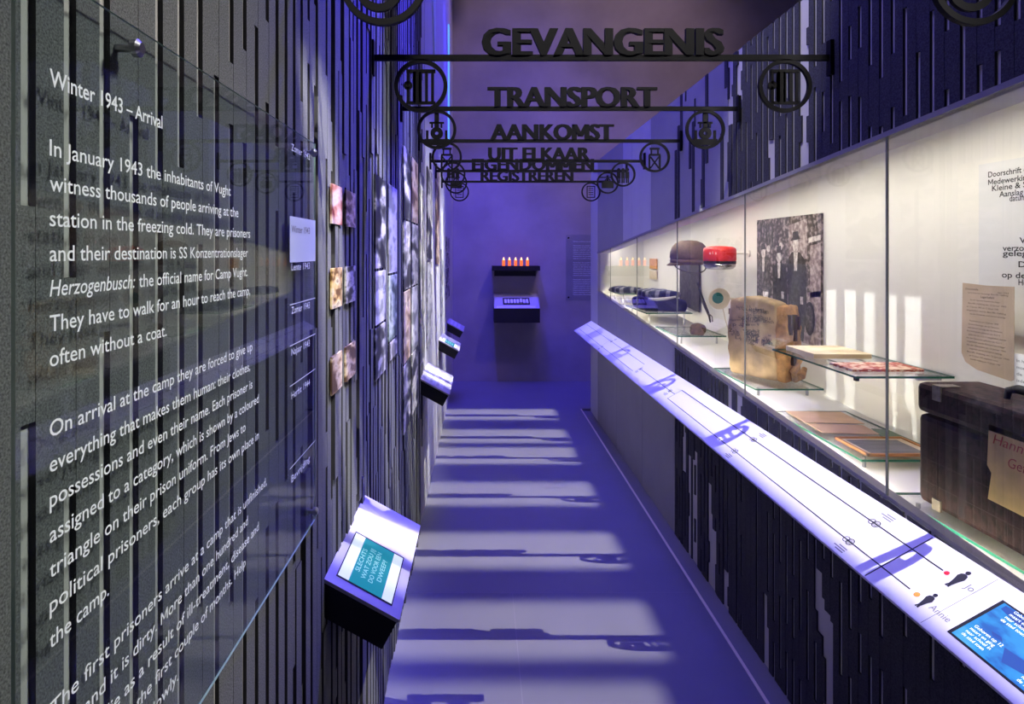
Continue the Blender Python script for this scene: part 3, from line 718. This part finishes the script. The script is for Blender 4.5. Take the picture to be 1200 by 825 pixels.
p = MB(); p.tube([(sx0+.07,1.43,sz1),(sx0+.07,1.425,sz1+.022),(sx0+.07,1.40,sz1+.03),(sx0+.07,1.27,sz1+.03),(sx0+.07,1.245,sz1+.022),(sx0+.07,1.24,sz1)], [.007,.008,.011,.011,.008,.007], 0, 10); p.build('handle', M['blackbox'], su, smooth=True)
p = MB(); yy0, yy1, zz0, zz1 = 1.13, 1.40, 1.0, 1.185
p.add([(sx0-.003,yy1,zz0+.004),(sx0-.003,yy1-.01,zz0+.07),(sx0-.003,yy1+.002,zz0+.085),(sx0-.003,yy1-.003,zz1),(sx0-.003,yy0,zz1-.004),(sx0-.003,yy0,zz0)], [tuple(range(6))], 0)
o = p.build('paper_label', mat('yellowed_paper', srgb(228,196,116), .8, noise=(18,.16)), su)
p = MB()
for q, (s, yy) in enumerate((('Hannover', 1.385), ('Gef. Nr.', 1.345), ('Bar', 1.29))):
    p.text(s, (sx0-.004, yy, zz1-.042-.042*q), (0,-1,0), (0,0,1), .034, 0, 0, (.15,.10,.08)[q], bold=-.004, shear=.25)
p.build('red_handwriting', mat('red_ink', srgb(178,60,34), .7), o)

# documents and booklets
def paper(name, pts, z, th, m_, label, cat, group=None, extra=None):
    p = MB(); p.prism([(a, b_, z) for a, b_ in pts], (0,0,th)); o = p.build(name, m_, None); tag(o, label, cat, group); return o
cream = mat('cream_paper', srgb(222,204,170), .8, noise=(14,.12)); pink = mat('pinkish_paper', srgb(205,170,140), .8, noise=(14,.12))
bk = empty('booklet', (1.37, 2.27, 1.1935)); tag(bk, 'thick cream booklet lying on the far end of upper glass shelf', 'booklet')
p = MB(); p.box((1.26,2.20,1.1935),(1.48,2.40,1.2125)); p.build('cover', cream, bk)
p = MB(); p.box((1.262,2.199,1.197),(1.478,2.202,1.209)); p.build('page_edges', mat('paper_edge', srgb(190,165,128), .8), bk)
paper('folded_paper', [(1.30,2.11),(1.40,2.11),(1.40,2.18),(1.30,2.18)], 1.1935, .004, mat('grey_paper', srgb(150,150,142), .8), 'small grey folded paper between the two booklets on upper shelf', 'paper')
rb_ = empty('booklet', (1.38, 2.0, 1.1935)); tag(rb_, 'thin red and white booklet on the near end of upper glass shelf', 'booklet')
p = MB(); p.box((1.255,1.965,1.1935),(1.50,2.09,1.202)); p.build('cover', ramp_mat('red_white_print', 40, [(0,srgb(120,30,20)),(.45,srgb(170,70,50)),(.55,srgb(225,190,165)),(1,srgb(235,220,200))], .7), rb_)
p = MB(); p.box((1.258,1.9635,1.195),(1.497,1.9655,1.2005)); p.build('page_edges', ramp_mat('red_edge', 60, [(0,srgb(150,40,25)),(.5,srgb(175,70,50)),(.6,srgb(230,200,180)),(1,srgb(235,215,195))], .7), rb_)
paper('document', [(1.235,2.10),(1.43,2.08),(1.44,2.19),(1.24,2.21)], .9445, .0015, pink, 'pinkish paper sheet, nearer of two on the low glass shelf', 'document', None)
paper('document', [(1.24,2.225),(1.46,2.21),(1.47,2.37),(1.25,2.385)], .9445, .0015, pink, 'pinkish paper sheet at the far end of the low glass shelf', 'document', None)
paper('document', [(1.40,1.99),(1.492,1.97),(1.495,2.13),(1.445,2.15)], .9445, .0015, mat('green_paper', srgb(98,118,98), .8), 'dull green paper at the back of the low glass shelf', 'document')
fp = empty('framed_picture', (1.35, 1.93, .9445)); tag(fp, 'flat grey picture in thin orange frame lying on low glass shelf', 'picture')
p = MB()
x0, x1, y0, y1 = 1.235, 1.47, 1.855, 2.03
for a, b_ in (((x0,y0),(x1,y0+.008)),((x0,y1-.008),(x1,y1)),((x0,y0),(x0+.008,y1)),((x1-.008,y0),(x1,y1))): p.box((a[0],a[1],.9445),(b_[0],b_[1],.954))
p.build('frame', mat('orange_wood', srgb(176,118,66), .6), fp)
p = MB(); p.box((x0+.008,y0+.008,.9445),(x1-.008,y1-.008,.949)); p.build('mount', cream, fp)
p = MB(); p.box((x0+.025,y0+.02,.949),(x1-.035,y1-.025,.950)); p.build('print', ramp_mat('grey_text_print', 60, [(0,srgb(70,68,66)),(.5,srgb(110,108,104)),(1,srgb(160,156,148))], .7, (.15,2,1)), fp)

# parcel of brown paper standing on its shelf
pa = empty('paper_parcel', (1.30, 2.78, 1.0)); tag(pa, 'crumpled brown paper parcel covered in handwriting, standing on glass shelf', 'parcel')
pu = Vector((.53,-.85,0)).normalized(); pv = Vector((.85,.53,0)).normalized(); po = Vector((1.235,2.88,1.001))
kraft = mat('kraft_paper', srgb(168,144,108), .85, noise=(11,.45), bump=1.0)
rk = random.Random(5)
def crumple(o, u, v, L, W, Ht, nx=16, ny=6, nz=16, amp=.006, top=.0):
    """soft box made of a grid, slightly crumpled and bulging"""
    mb = MB(); idx = {}
    def pt(i, j, k_):
        key = (i,j,k_)
        if key in idx: return idx[key]
        a, b_, c_ = i/nx, j/ny, k_/nz
        bul = .012*math.sin(math.pi*c_)*(1 if 0 < i < nx else .4)
        hh = Ht*(1-top*abs(a-.45)**1.5)
        q = o+u*(L*a)+v*(W*b_)+Vector((0,0,hh*c_))
        q = q+v*(bul*(2*b_-1))+Vector((rk.uniform(-amp,amp),rk.uniform(-amp,amp),rk.uniform(-amp,amp)*.6 if 0 < k_ else 0))
        q += u*(.012*math.sin(math.pi*c_)*(2*a-1))
        idx[key] = len(mb.v); mb.v.append(tuple(q)); return idx[key]
    def quad(*q): mb.f.append(q); mb.m.append(0)
    for i in range(nx):
        for k_ in range(nz):
            quad(pt(i,0,k_),pt(i+1,0,k_),pt(i+1,0,k_+1),pt(i,0,k_+1)); quad(pt(i+1,ny,k_),pt(i,ny,k_),pt(i,ny,k_+1),pt(i+1,ny,k_+1))
    for j in range(ny):
        for k_ in range(nz):
            quad(pt(0,j+1,k_),pt(0,j,k_),pt(0,j,k_+1),pt(0,j+1,k_+1)); quad(pt(nx,j,k_),pt(nx,j+1,k_),pt(nx,j+1,k_+1),pt(nx,j,k_+1))
    for i in range(nx):
        for j in range(ny):
            quad(pt(i,j,nz),pt(i+1,j,nz),pt(i+1,j+1,nz),pt(i,j+1,nz)); quad(pt(i,j+1,0),pt(i+1,j+1,0),pt(i+1,j,0),pt(i,j,0))
    return mb
o = crumple(po, pu, pv, .24, .09, .385, top=.18).build('wrapping', kraft, pa, smooth=True, sub=1)
p = MB(); rk2 = random.Random(2)
words = ['Familie', 'Kamp Vught', 'Barak 23 B', 'Afz. Levie', 'No 1146', 'Adres', 'Post', 'Den Bosch', 's.v.p.', 'Lager', 'Haaren 9', 'Zeist', 'B. de W.', 'Gevang.']
for q in range(44):
    a, c_ = rk2.uniform(0, .15), rk2.uniform(.15, .33)
    p.text(rk2.choice(words), po+pu*a-pv*.0135+Vector((0,0,c_)), pu+Vector((0,0,rk2.uniform(-.12,.15))), (0,0,1), rk2.uniform(.016,.028), 0, 0, rk2.uniform(.05,.10), bold=.0)
p.build('handwriting', mat('faded_black_ink', srgb(48,40,36), .8), o)
o = crumple(po+pu*.245+pv*.0, pu, pv, .035, .11, .35, 4, 8, 14, .010).build('folded_side', mat('torn_kraft', srgb(158,118,74), .9, noise=(30,.45), bump=.6), pa, smooth=True, sub=1)
p = MB()
for (a, b_, z_, h_) in ((.283,.012,.22,.09),(.285,.045,.19,.12),(.284,.072,.24,.06),(.286,.03,.08,.09)):
    q0 = po+pu*a+pv*b_+Vector((0,0,z_)); p.obox(q0, pu*.018, pv*.016, (0,0,h_))
p.build('torn_gap', mat('dark_gap', srgb(46,26,16), .9), pa)
p = MB(); b0 = po+pu*.25
p.tube([b0+pv*.05+Vector((0,0,.16)), b0+pu*.07+pv*.06+Vector((0,0,.11)), b0+pu*.05+pv*.03+Vector((0,0,.05)), b0+pu*.05+pv*.05+Vector((0,0,.018)), b0+pu*.04+pv*.12+Vector((0,0,.02)), b0+pu*.03+pv*.16+Vector((0,0,.05))], [.013,.016,.016,.017,.016,.012], 0, 10); p.build('twisted_strap', mat('strap_brown', srgb(150,112,70), .85, noise=(40,.4)), pa, smooth=True)

# caps on pegs
felt_grey = mat('grey_brown_felt', srgb(86,68,52), .8, noise=(70,.35), bump=.3)
def wall_peg(y, z, label):
    p = MB(); p.tube([(XC,y,z),(1.40,y,z)], .006, 0, 10); p.lathe((XC-.006,y,z), [(.02,0),(.02,.006)], 0, 16, 'x'); o = p.build('wall_peg', M['case_white'], None); tag(o, label, 'peg', 'pegs for caps in the showcase'); return o
c1 = Vector((1.37, 3.83, 1.545))
hd = empty('cap', c1); tag(hd, 'dark grey soft cap mounted left of the red cap', 'cap')
p = MB(); p.lathe(c1, [(.112,-.002),(.122,.02),(.120,.05),(.108,.085),(.085,.112),(.05,.127),(.01,.131)], 0, 32); p.build('crown', felt_grey, hd, smooth=True)
p = MB(); p.lathe(c1, [(.105,-.03),(.116,-.03),(.121,.0),(.114,.006),(.105,-.0)], 0, 32); p.build('band', felt_grey, hd, smooth=True)
p = MB(); vs = []; n = 18
for i in range(n+1):
    a = R(105)+R(130)*i/n; e = math.sin(math.pi*i/n)
    for r_, z_ in ((.112,-.012),(.112+.028*e,-.026-.006*e),(.112+.026*e,-.032-.006*e),(.110,-.02)): vs.append(c1+Vector((r_*math.cos(a), r_*math.sin(a), z_)))
p.add(vs, [(i*4+j,(i+1)*4+j,(i+1)*4+(j+1)%4,i*4+(j+1)%4) for i in range(n) for j in range(4)]); p.build('visor', felt_grey, hd, smooth=True)
p = MB(); p.tube([c1+Vector((.1*math.cos(R(a_)),.1*math.sin(R(a_))-.01,-.032-.05*math.sin(R((a_-180)/180*180)))) for a_ in range(180,361,15)], .004, 0, 8); p.build('chin_strap', mat('strap_dark', srgb(60,54,52), .6), hd, smooth=True)
wall_peg(3.83, 1.60, 'white peg behind the dark grey cap')
c2 = Vector((1.38, 3.36, 1.545))
rd = empty('cap', c2); tag(rd, 'bright red drum cap with silver peak, right of the dark cap', 'cap')
redm = mat('red_cloth', srgb(218,44,26), .5)
p = MB(); p.lathe(c2, [(.088,0),(.090,.01),(.090,.062),(.086,.075),(.072,.083),(.02,.088)], 0, 36); p.build('crown', redm, rd, smooth=True)
p = MB(); p.lathe(c2, [(.086,-.016),(.0885,-.014),(.0885,.001),(.086,.003)], 0, 36); p.build('black_band', M['blackbox'], rd, smooth=True)
p = MB(); p.lathe(c2, [(.06,-.047),(.074,-.043),(.086,-.028),(.088,-.016),(.080,-.016)], 0, 36); p.build('peak', mat('polished_metal', srgb(190,188,182), .22, 1.0), rd, smooth=True)
p = MB(); 
for q in (-.012, 0, .012): p.box(c2+Vector((-.0665+q,-.0645-q*.9,.040)), c2+Vector((-.058+q,-.056-q*.9,.052 if q else .058)))
p.build('badge', mat('pale_badge', srgb(235,205,190), .4, .3), rd)
wall_peg(3.36, 1.59, 'white peg behind the red cap')

# dark portrait print, strap, medal, tags on the back panel
a = at(797,312,1.535); b_ = at(818,312,1.535)
p = MB(); XP = 1.532
ya_, yb__ = F*XP/(796.5-VX), F*XP/(819-VX)
zTop = 1.56; zL = at(797,356,XP).z; zR = at(819,366,XP).z
p.prism([(XP, ya_, zTop), (XP, ya_, zL), (XP, yb__, zR), (XP, yb__, zTop)], (.006,0,0)); o = p.build('portrait_print', ramp_mat('dark_cloth_print', 26, [(0,srgb(38,36,40)),(.5,srgb(58,55,58)),(.7,srgb(92,88,88)),(1,srgb(120,116,112))], .8), None)
tag(o, 'dark grey print with slanting lower edge hanging under the grey cap', 'print')
st = empty('leather_strap', at(826,356,1.53)); tag(st, 'black leather strap hanging slantwise right of the dark print', 'strap')
pts = [at(816.5,332,1.525), at(821,345,1.52), at(826,358,1.52), at(831,370,1.52), at(832.5,378,1.525)]
p = MB(); p.tube(pts, [.006,.010,.011,.008,.004], 0, 10); p.build('strap', M['blackbox'], st, smooth=True)
p = MB(); p.tube([at(829,366,1.52), at(834.5,371,1.522), at(835,377,1.525)], .0035, 0, 8); p.build('loop', mat('strap_edge', srgb(90,80,74), .6), st, smooth=True)
md = at(843,350,1.46)
me_ = empty('disc_badge', md); tag(me_, 'round cream disc with a dark teal centre on back panel', 'disc')
p = MB(); p.lathe(md, [(.062,-.006),(.066,0),(.064,.006)], 0, 40, 'y'); p.tube([md+Vector((0,.002,0)), Vector((XC, md.y+.002, md.z))], .004, 0, 8); p.build('disc', mat('cream_disc', srgb(218,204,180), .6), me_)
p = MB(); p.lathe(md+Vector((-.012,-.006,.004)), [(.034,-.0015),(.034,.0)], 0, 32, 'y'); p.build('teal_centre', mat('teal_print', srgb(14,98,98), .5), me_)
p = MB(); p.tube([md+Vector((.02,-.004,-.06)), md+Vector((.035,-.006,-.13)), md+Vector((.055,-.008,-.20)), md+Vector((.068,-.01,-.25))], .003, 0, 6); p.build('cord', mat('cord_cream', srgb(205,192,170), .8), me_)
t0 = at(856,365,1.535); p = MB(); p.box(t0-Vector((.006,.018,.018)), t0+Vector((.012,.018,.018))); o = p.build('wooden_tag', mat('brown_wood', srgb(96,66,48), .7, noise=(40,.3)), None, bevel=.003); tag(o, 'tiny square brown tag on back panel beside the parcel', 'tag')
for (px, py0, py1, wpx, c_, lab) in ((765.5,303,315,8,srgb(206,150,92),'orange cloth tag, upper of two on the far back panel'),(765.5,317,327,8,srgb(205,190,160),'cream cloth tag, lower of two on the far back panel')):
    A_ = at(px-wpx/2,py0,1.538); B_ = at(px+wpx/2,py0,1.538); z1_ = at(px,py1,1.538).z
    p = MB(); p.box((1.535,B_.y,z1_),(1.545,A_.y,A_.z)); o = p.build('cloth_tag', mat('tag_cloth', c_, .8, noise=(50,.2)), None); tag(o, lab, 'tag', 'cloth tags on the far back panel')
lp = Vector((1.30, 3.60, 1.0855)); p = crumple(lp, Vector((.8,-.6,0)), Vector((.6,.8,0)), .07, .045, .072, 6, 4, 6, .007, .5); o = p.build('small_purse', mat('purse_brown', srgb(92,72,58), .8, noise=(60,.5)), None, smooth=True, sub=1); tag(o, 'small lumpy brown purse on glass shelf under the dark print', 'purse')

# striped clothes
def stripe_mat(name, sc_, c1_, c2_, axis=(1,0,0)):
    m = bpy.data.materials.new(name); m.use_nodes = True; nt = m.node_tree; b = nt.nodes['Principled BSDF']
    tc = nt.nodes.new('ShaderNodeTexCoord'); w_ = nt.nodes.new('ShaderNodeTexWave'); w_.inputs['Scale'].default_value = sc_; w_.inputs['Distortion'].default_value = 1.5
    mp = nt.nodes.new('ShaderNodeMapping'); mp.inputs['Rotation'].default_value = axis; nt.links.new(tc.outputs['Object'], mp.inputs['Vector']); nt.links.new(mp.outputs[0], w_.inputs['Vector'])
    r = nt.nodes.new('ShaderNodeValToRGB'); r.color_ramp.elements[0].position = .62; r.color_ramp.elements[0].color = c1_; r.color_ramp.elements[1].position = .78; r.color_ramp.elements[1].color = c2_
    nt.links.new(w_.outputs['Fac'], r.inputs['Fac']); nt.links.new(r.outputs[0], b.inputs['Base Color']); b.inputs['Roughness'].default_value = .9; return m
strp = stripe_mat('blue_striped_cloth', 5, srgb(38,46,84), srgb(150,150,165), (0,0,.6)); strp2 = stripe_mat('navy_cloth', 4, srgb(30,34,62), srgb(52,54,84), (0,.9,.3))
cl = empty('folded_clothes', (1.33, 4.35, 1.166)); tag(cl, 'folded pile of blue striped prison clothes on glass shelf', 'clothes')
rk = random.Random(9)
crumple(Vector((1.19,4.19,1.166)), Vector((1,0,0)), Vector((0,1,0)), .29, .36, .10, 14, 12, 5, .007, .4).build('folded_trousers', strp2, cl, smooth=True, sub=1)
crumple(Vector((1.20,4.22,1.262)), Vector((1,0.1,0)), Vector((0,1,0)), .25, .28, .055, 12, 12, 4, .010, .5).build('folded_jacket', strp, cl, smooth=True, sub=1)
p = MB(); p.tube([(1.20,4.17,1.262),(1.26,4.16,1.258),(1.33,4.165,1.264),(1.40,4.18,1.275)], [.008,.011,.011,.007], 0, 8); p.build('white_collar', mat('white_cloth', srgb(215,212,215), .9), cl, smooth=True)
p = crumple(Vector((1.20,5.08,1.236)), Vector((1,.25,0)).normalized(), Vector((-.25,1,0)).normalized(), .24, .17, .055, 12, 8, 5, .009, .6); o = p.build('striped_cap', strp, None, smooth=True, sub=1); tag(o, 'rolled blue striped cap at the far end of the showcase', 'cap')

# big photograph of people on the back panel
XPH = XC-.012; py0, py1 = F*XPH/(962-VX), F*XPH/(887-VX); pz0, pz1 = 1.165, 1.775
p = MB(); p.box((XPH, py0, pz0), (XC-.001, py1, pz1), 0)
def pf(pts, mi, lay=1):   # pts in 0..1 across (far to near) and up
    xs = XPH-.0006*lay; p.flat([(xs, py1+(py0-py1)*a, pz0+(pz1-pz0)*b_) for a, b_ in pts], mi)
def ell(cx, cz, rx, rz, mi, lay): pf([(cx+rx*math.cos(2*math.pi*i/20), cz+rz*math.sin(2*math.pi*i/20)) for i in range(20)], mi, lay)
pf([(0,.0),(1,0),(1,.42),(0,.30)], 3, 1); pf([(.55,.62),(.82,.66),(.82,.97),(.55,.93)], 3, 1); pf([(.84,.78),(1,.80),(1,.84),(.84,.82)], 4, 2); pf([(.86,.36),(1,.38),(1,.78),(.86,.76)], 3, 1)
for (cx, cz, s, c_, f) in ((.66,.34,1.0,1,4),(.40,.30,.86,1,4),(.13,.36,.8,2,4)):
    pf([(cx-.10*s,cz-.6),(cx-.13*s,cz+.30*s),(cx-.06*s,cz+.37*s),(cx+.06*s,cz+.37*s),(cx+.14*s,cz+.30*s),(cx+.16*s,cz-.05),(cx+.11*s,cz-.6)] if cz-.6 > 0 else [(cx-.10*s,.01),(cx-.13*s,cz+.30*s),(cx-.06*s,cz+.37*s),(cx+.06*s,cz+.37*s),(cx+.14*s,cz+.30*s),(cx+.16*s,cz-.05),(cx+.11*s,.01)], c_, 3)
    ell(cx, cz+.43*s, .045*s, .06*s, f, 4); pf([(cx-.075*s,cz+.46*s),(cx+.075*s,cz+.475*s),(cx+.045*s,cz+.50*s),(cx+.04*s,cz+.54*s),(cx-.04*s,cz+.53*s),(cx-.045*s,cz+.49*s)], 1, 5)
    pf([(cx-.02*s,cz+.22*s),(cx+.02*s,cz+.22*s),(cx+.03*s,cz+.37*s),(cx-.03*s,cz+.37*s)], 4, 4)
pf([(.13,.22),(.21,.22),(.22,.36),(.12,.36)], 4, 5); pf([(.44,.32),(.48,.32),(.48,.38),(.44,.38)], 4, 5); pf([(.73,.30),(.77,.30),(.77,.36),(.73,.36)], 4, 5)
ell(.86,.20,.07,.13,1,5); ell(.86,.20,.05,.10,2,6)
for q in range(7): pf([(.02+.05*q,.80-.012*(q%3)),(.05+.05*q,.80),(.05+.05*q,.97),(.02+.05*q,.95)], 1 if q % 2 else 2, 2); ell(.08+.07*q,.74+.02*(q%2),.03,.03,2+(q%3),3)
gp_ = lambda n, a, b_, c_: ramp_mat(n, 45, [(.38,srgb(*a)),(.5,srgb(*b_)),(.62,srgb(*c_))], .7)
o = p.build('photograph', [gp_('photo_mid',(34,28,32),(74,64,68),(150,136,136)), gp_('photo_black',(20,18,24),(34,32,38),(60,56,62)), gp_('photo_dark',(46,42,48),(70,64,70),(110,102,104)), gp_('photo_light',(120,104,108),(152,136,138),(190,176,174)), gp_('photo_pale',(170,160,158),(205,196,192),(228,222,216))], None)
tag(o, 'large black and white photograph of people in coats on back panel', 'photograph')

# letter and white text boards
lt = empty('typed_letter', at(1157,390,1.48)); tag(lt, 'yellowed typed letter hanging above the suitcase', 'letter')
XL_ = 1.475; la, lb = F*XL_/(1128-VX), F*XL_/(1188-VX); lz1, lz0 = 1.505, 1.245
p = MB(); p.prism([(XL_,la,lz1),(XL_,la+.004,lz0+.045),(XL_,la-.01,lz0+.02),(XL_,la-.05,lz0+.004),(XL_,lb+.01,lz0-.006),(XL_,lb,lz0+.0),(XL_,lb-.001,lz1-.002),(XL_,(la+lb)/2,lz1-.004)], (.0015,0,0)); o = p.build('sheet', mat('aged_paper', srgb(205,184,158), .8, noise=(10,.14)), lt)
p = MB(); q = 0; rk3 = random.Random(4); z = lz1-.02
tw = ['Reichsfuehrer', 'Betrifft: Haftling', 'wird hiermit bestatigt', 'das der Genannte', 'am 12 Januar 1943', 'eingeliefert wurde', 'Name und Vorname', 'geboren am 4.3.11', 'Konzentrationslager']
while z > lz0+.03:
    ind = .02 if q < 2 else rk3.uniform(.012,.03); wd = (la-lb)-ind-rk3.uniform(.012,.05)
    if q == 0: p.text('Dienststelle', (XL_-.0006, la-.012, z), (0,-1,0), (0,0,1), .008, 0, 0, .045, bold=.01); p.text('den 1943', (XL_-.0006, lb+.05, z-.004), (0,-1,0), (0,0,1), .007, 0, 0, .035)
    elif q == 2: p.text('Lagerbefehl', (XL_-.0006, la-.065, z), (0,-1,0), (0,0,1), .009, 0, 0, .045, bold=.012)
    elif rk3.random() < .85: p.text(rk3.choice(tw)+' '+rk3.choice(tw), (XL_-.0006, la-ind, z), (0,-1,0), (0,0,1), .0065, 0, 0, wd)
    z -= .0105; q += 1
p.build('typed_text', mat('faded_type', srgb(104,90,78), .8), lt)
p = MB(); p.tube([(XC,(la+lb)/2,1.44),(XL_+.002,(la+lb)/2,1.44)], .004, 0, 8); p.build('mount_pin', M['chrome'], lt)
tb = empty('white_text_board', (XC-.012, 1.5, 1.6)); tag(tb, 'large white board with typed black lines behind the letter', 'text board')
XW = XC-.014; wa = F*XW/(1147-VX)
p = MB(); p.box((XW, 1.12, 1.36), (XC-.001, wa, 1.868)); p.build('board', mat('white_board', (.72,.73,.73), .5), tb)
p = MB()
for s, px, py, wd in (('Doorschrift der LSM en Cie', 1158, 208, .26), ('Medewerking Beschikking', 1158, 217, .26), ('Kleine & Sterkhuis', 1162.5, 224, .2), ('Aanslag ZUID', 1171, 231, .14), ('datum', 1183, 236, .05),
    ('Wij', 1194.5, 285, .05), ('verzoeken u beleefd', 1175, 294, .24), ('gelegenheid te', 1175, 300, .22), ('Dat', 1193.5, 313, .05), ('op de vergadering', 1174, 325, .24), ('Hoog', 1193.5, 334, .05)):
    A_ = at(px, py, XW-.0006); p.text(s, A_, (0,-1,0), (0,0,1), .024, 0, 0, wd, bold=.014)
p.build('typed_text', M['print_black'], tb)
cd = empty('small_text_card', (1.47, 1.5, 1.24)); tag(cd, 'small white text card standing behind the suitcase beside the letter', 'card')
XCd = 1.46; ca = F*XCd/(1188.5-VX)
p = MB(); p.box((XCd, ca-.15, .962-.09), (XCd+.004, ca, 1.322)); p.build('card', mat('white_card', (.78,.78,.78), .5), cd)
p = MB()
for q in range(5): p.text(('In het kamp', 'moest ieder', 'de kleding', 'inleveren', 'bij aankomst')[q], (XCd-.0006, ca-.008, 1.30-.018*q), (0,-1,0), (0,0,1), .012, 0, 0, .07, bold=.01)
p.build('printed_text', M['print_grey'], cd)

# ================================================================== BACK WALL
sh = empty('wall_shelf', (.415, YB, 1.40)); tag(sh, 'short black shelf on the back wall carrying five small candles', 'shelf')
p = MB(); p.box((.13, YB-.26, 1.375), (.70, YB, 1.43)); p.build('board', M['blackbox'], sh)
p = MB(); p.box((.16, YB-.02, 1.30), (.67, YB, 1.375)); p.build('rail', M['blackbox'], sh)
for i, px in enumerate((590.2, 597, 604.2, 610.9, 618.1)):
    y = YB-.2; x = (px-VX)/F*y
    r = empty('candle_glass', (x, y, 1.43)); tag(r, '%s of the five glowing orange candle glasses on the black shelf' % ('leftmost','second from left','middle one','second from right','rightmost')[i], 'candle', 'candle glasses on the black shelf')
    p = MB(); p.lathe((x,y,1.43), [(.014,0),(.019,.003),(.019,.07),(.017,.07),(.017,.006),(.004,.005)], 0, 20); p.build('glass', mat('amber_glass', srgb(240,120,50), .2, emit=.9, ecol=srgb(255,120,50)) if i == 0 else bpy.data.materials['amber_glass'], r)
    p = MB(); p.lathe((x,y,1.472), [(.004,-.035),(.012,-.01),(.013,.02),(.010,.045),(.002,.062)], 0, 14); p.build('flame', mat('candle_flame', srgb(255,205,120), emit=2.2) if i == 0 else bpy.data.materials['candle_flame'], r)
bx_ = empty('wall_display_box', (.415, YB, 1.0)); tag(bx_, 'black wall box with lit white tray under the candle shelf', 'display box')
bx0, bx1, by0 = .15, .69, YB-.34; zt0 = .935
p = MB(); p.box((bx0, by0, zt0-.17), (bx1, YB, zt0)); p.build('body', M['blackbox'], bx_)
p = MB(); p.prism([(bx0,by0-.004,zt0),(bx0,YB-.002,zt0),(bx0,YB-.002,zt0+.15)], (bx1-bx0,0,0)); p.build('sloping_tray', mat('lavender_tray', (.55,.54,.62), .4), bx_)
p = MB()
for x0 in (bx0, bx1-.006): p.prism([(x0,by0-.004,zt0),(x0,YB,zt0),(x0,YB,zt0+.2),(x0,by0+.05,zt0+.12)], (.006,0,0))
p.build('side_glass', M['glass'], bx_)
dn = Vector((0,-.15,.336)).normalized(); dt = Vector((0,.336,.15)).normalized(); d0 = Vector((bx0+.11, by0, zt0+.003))
p = MB(); p.obox(d0+dt*.08, (.32,0,0), dt*.16, dn*.004); o = p.build('black_inlay', M['blackbox'], bx_)
p = MB()
for q in range(8):
    c_ = d0+dt*.15+Vector((.03+.037*q,0,0))+dn*.004; p.obox(c_-Vector((.014,0,0))-dt*.05, (.028,0,0), dt*.09, dn*(.012 if q != 5 else .02))
p.build('key_row', mat('white_keys', (.85,.85,.88), .4), bx_)
lab_ = MB(); lab_.obox(d0+dt*.01+Vector((-.08,0,0)), (.46,0,0), dt*.035, dn*.002); lab_.build('caption_strip', M['white'], bx_)
# text panel on the right of the back wall
tg = empty('glass_text_panel', (1.25, YB-.03, 1.4)); tag(tg, 'pale glass panel with small text on the back wall by the corner', 'text panel')
bgx0, bgx1, bgz0, bgz1 = 1.04, 1.62, 1.0, 1.81
p = MB(); p.box((bgx0, YB-.036, bgz0), (bgx1, YB-.03, bgz1)); p.build('glass_sheet', M['glass_text'], tg)
p = MB(); r5 = random.Random(8)
for q in range(26):
    if q in (1, 9, 17): p.build('text_paragraph', M['print_white'], tg); p = MB(); continue
    z = bgz1-.09-.026*q; p.text(r5.choice(('Herinneren betekent dat wij de namen', 'blijven noemen van wie hier gevangen', 'zaten in dit kamp tijdens de oorlog', 'Remember the people who were held')), (bgx0+.09, YB-.0365, z), (1,0,0), (0,0,1), .018, 0, 0, r5.uniform(.33,.42))
p.build('text_paragraph', M['print_white'], tg)
for x, z in ((bgx0+.03,bgz0+.04),(bgx0+.03,bgz1-.04),(bgx1-.03,bgz0+.04),(bgx1-.03,bgz1-.04)):
    p = MB(); p.lathe((x,YB,z), [(.006,0),(.006,-.036),(.011,-.036),(.011,-.043)], 0, 16, 'y'); p.build('standoff_bolt', M['black'], tg)
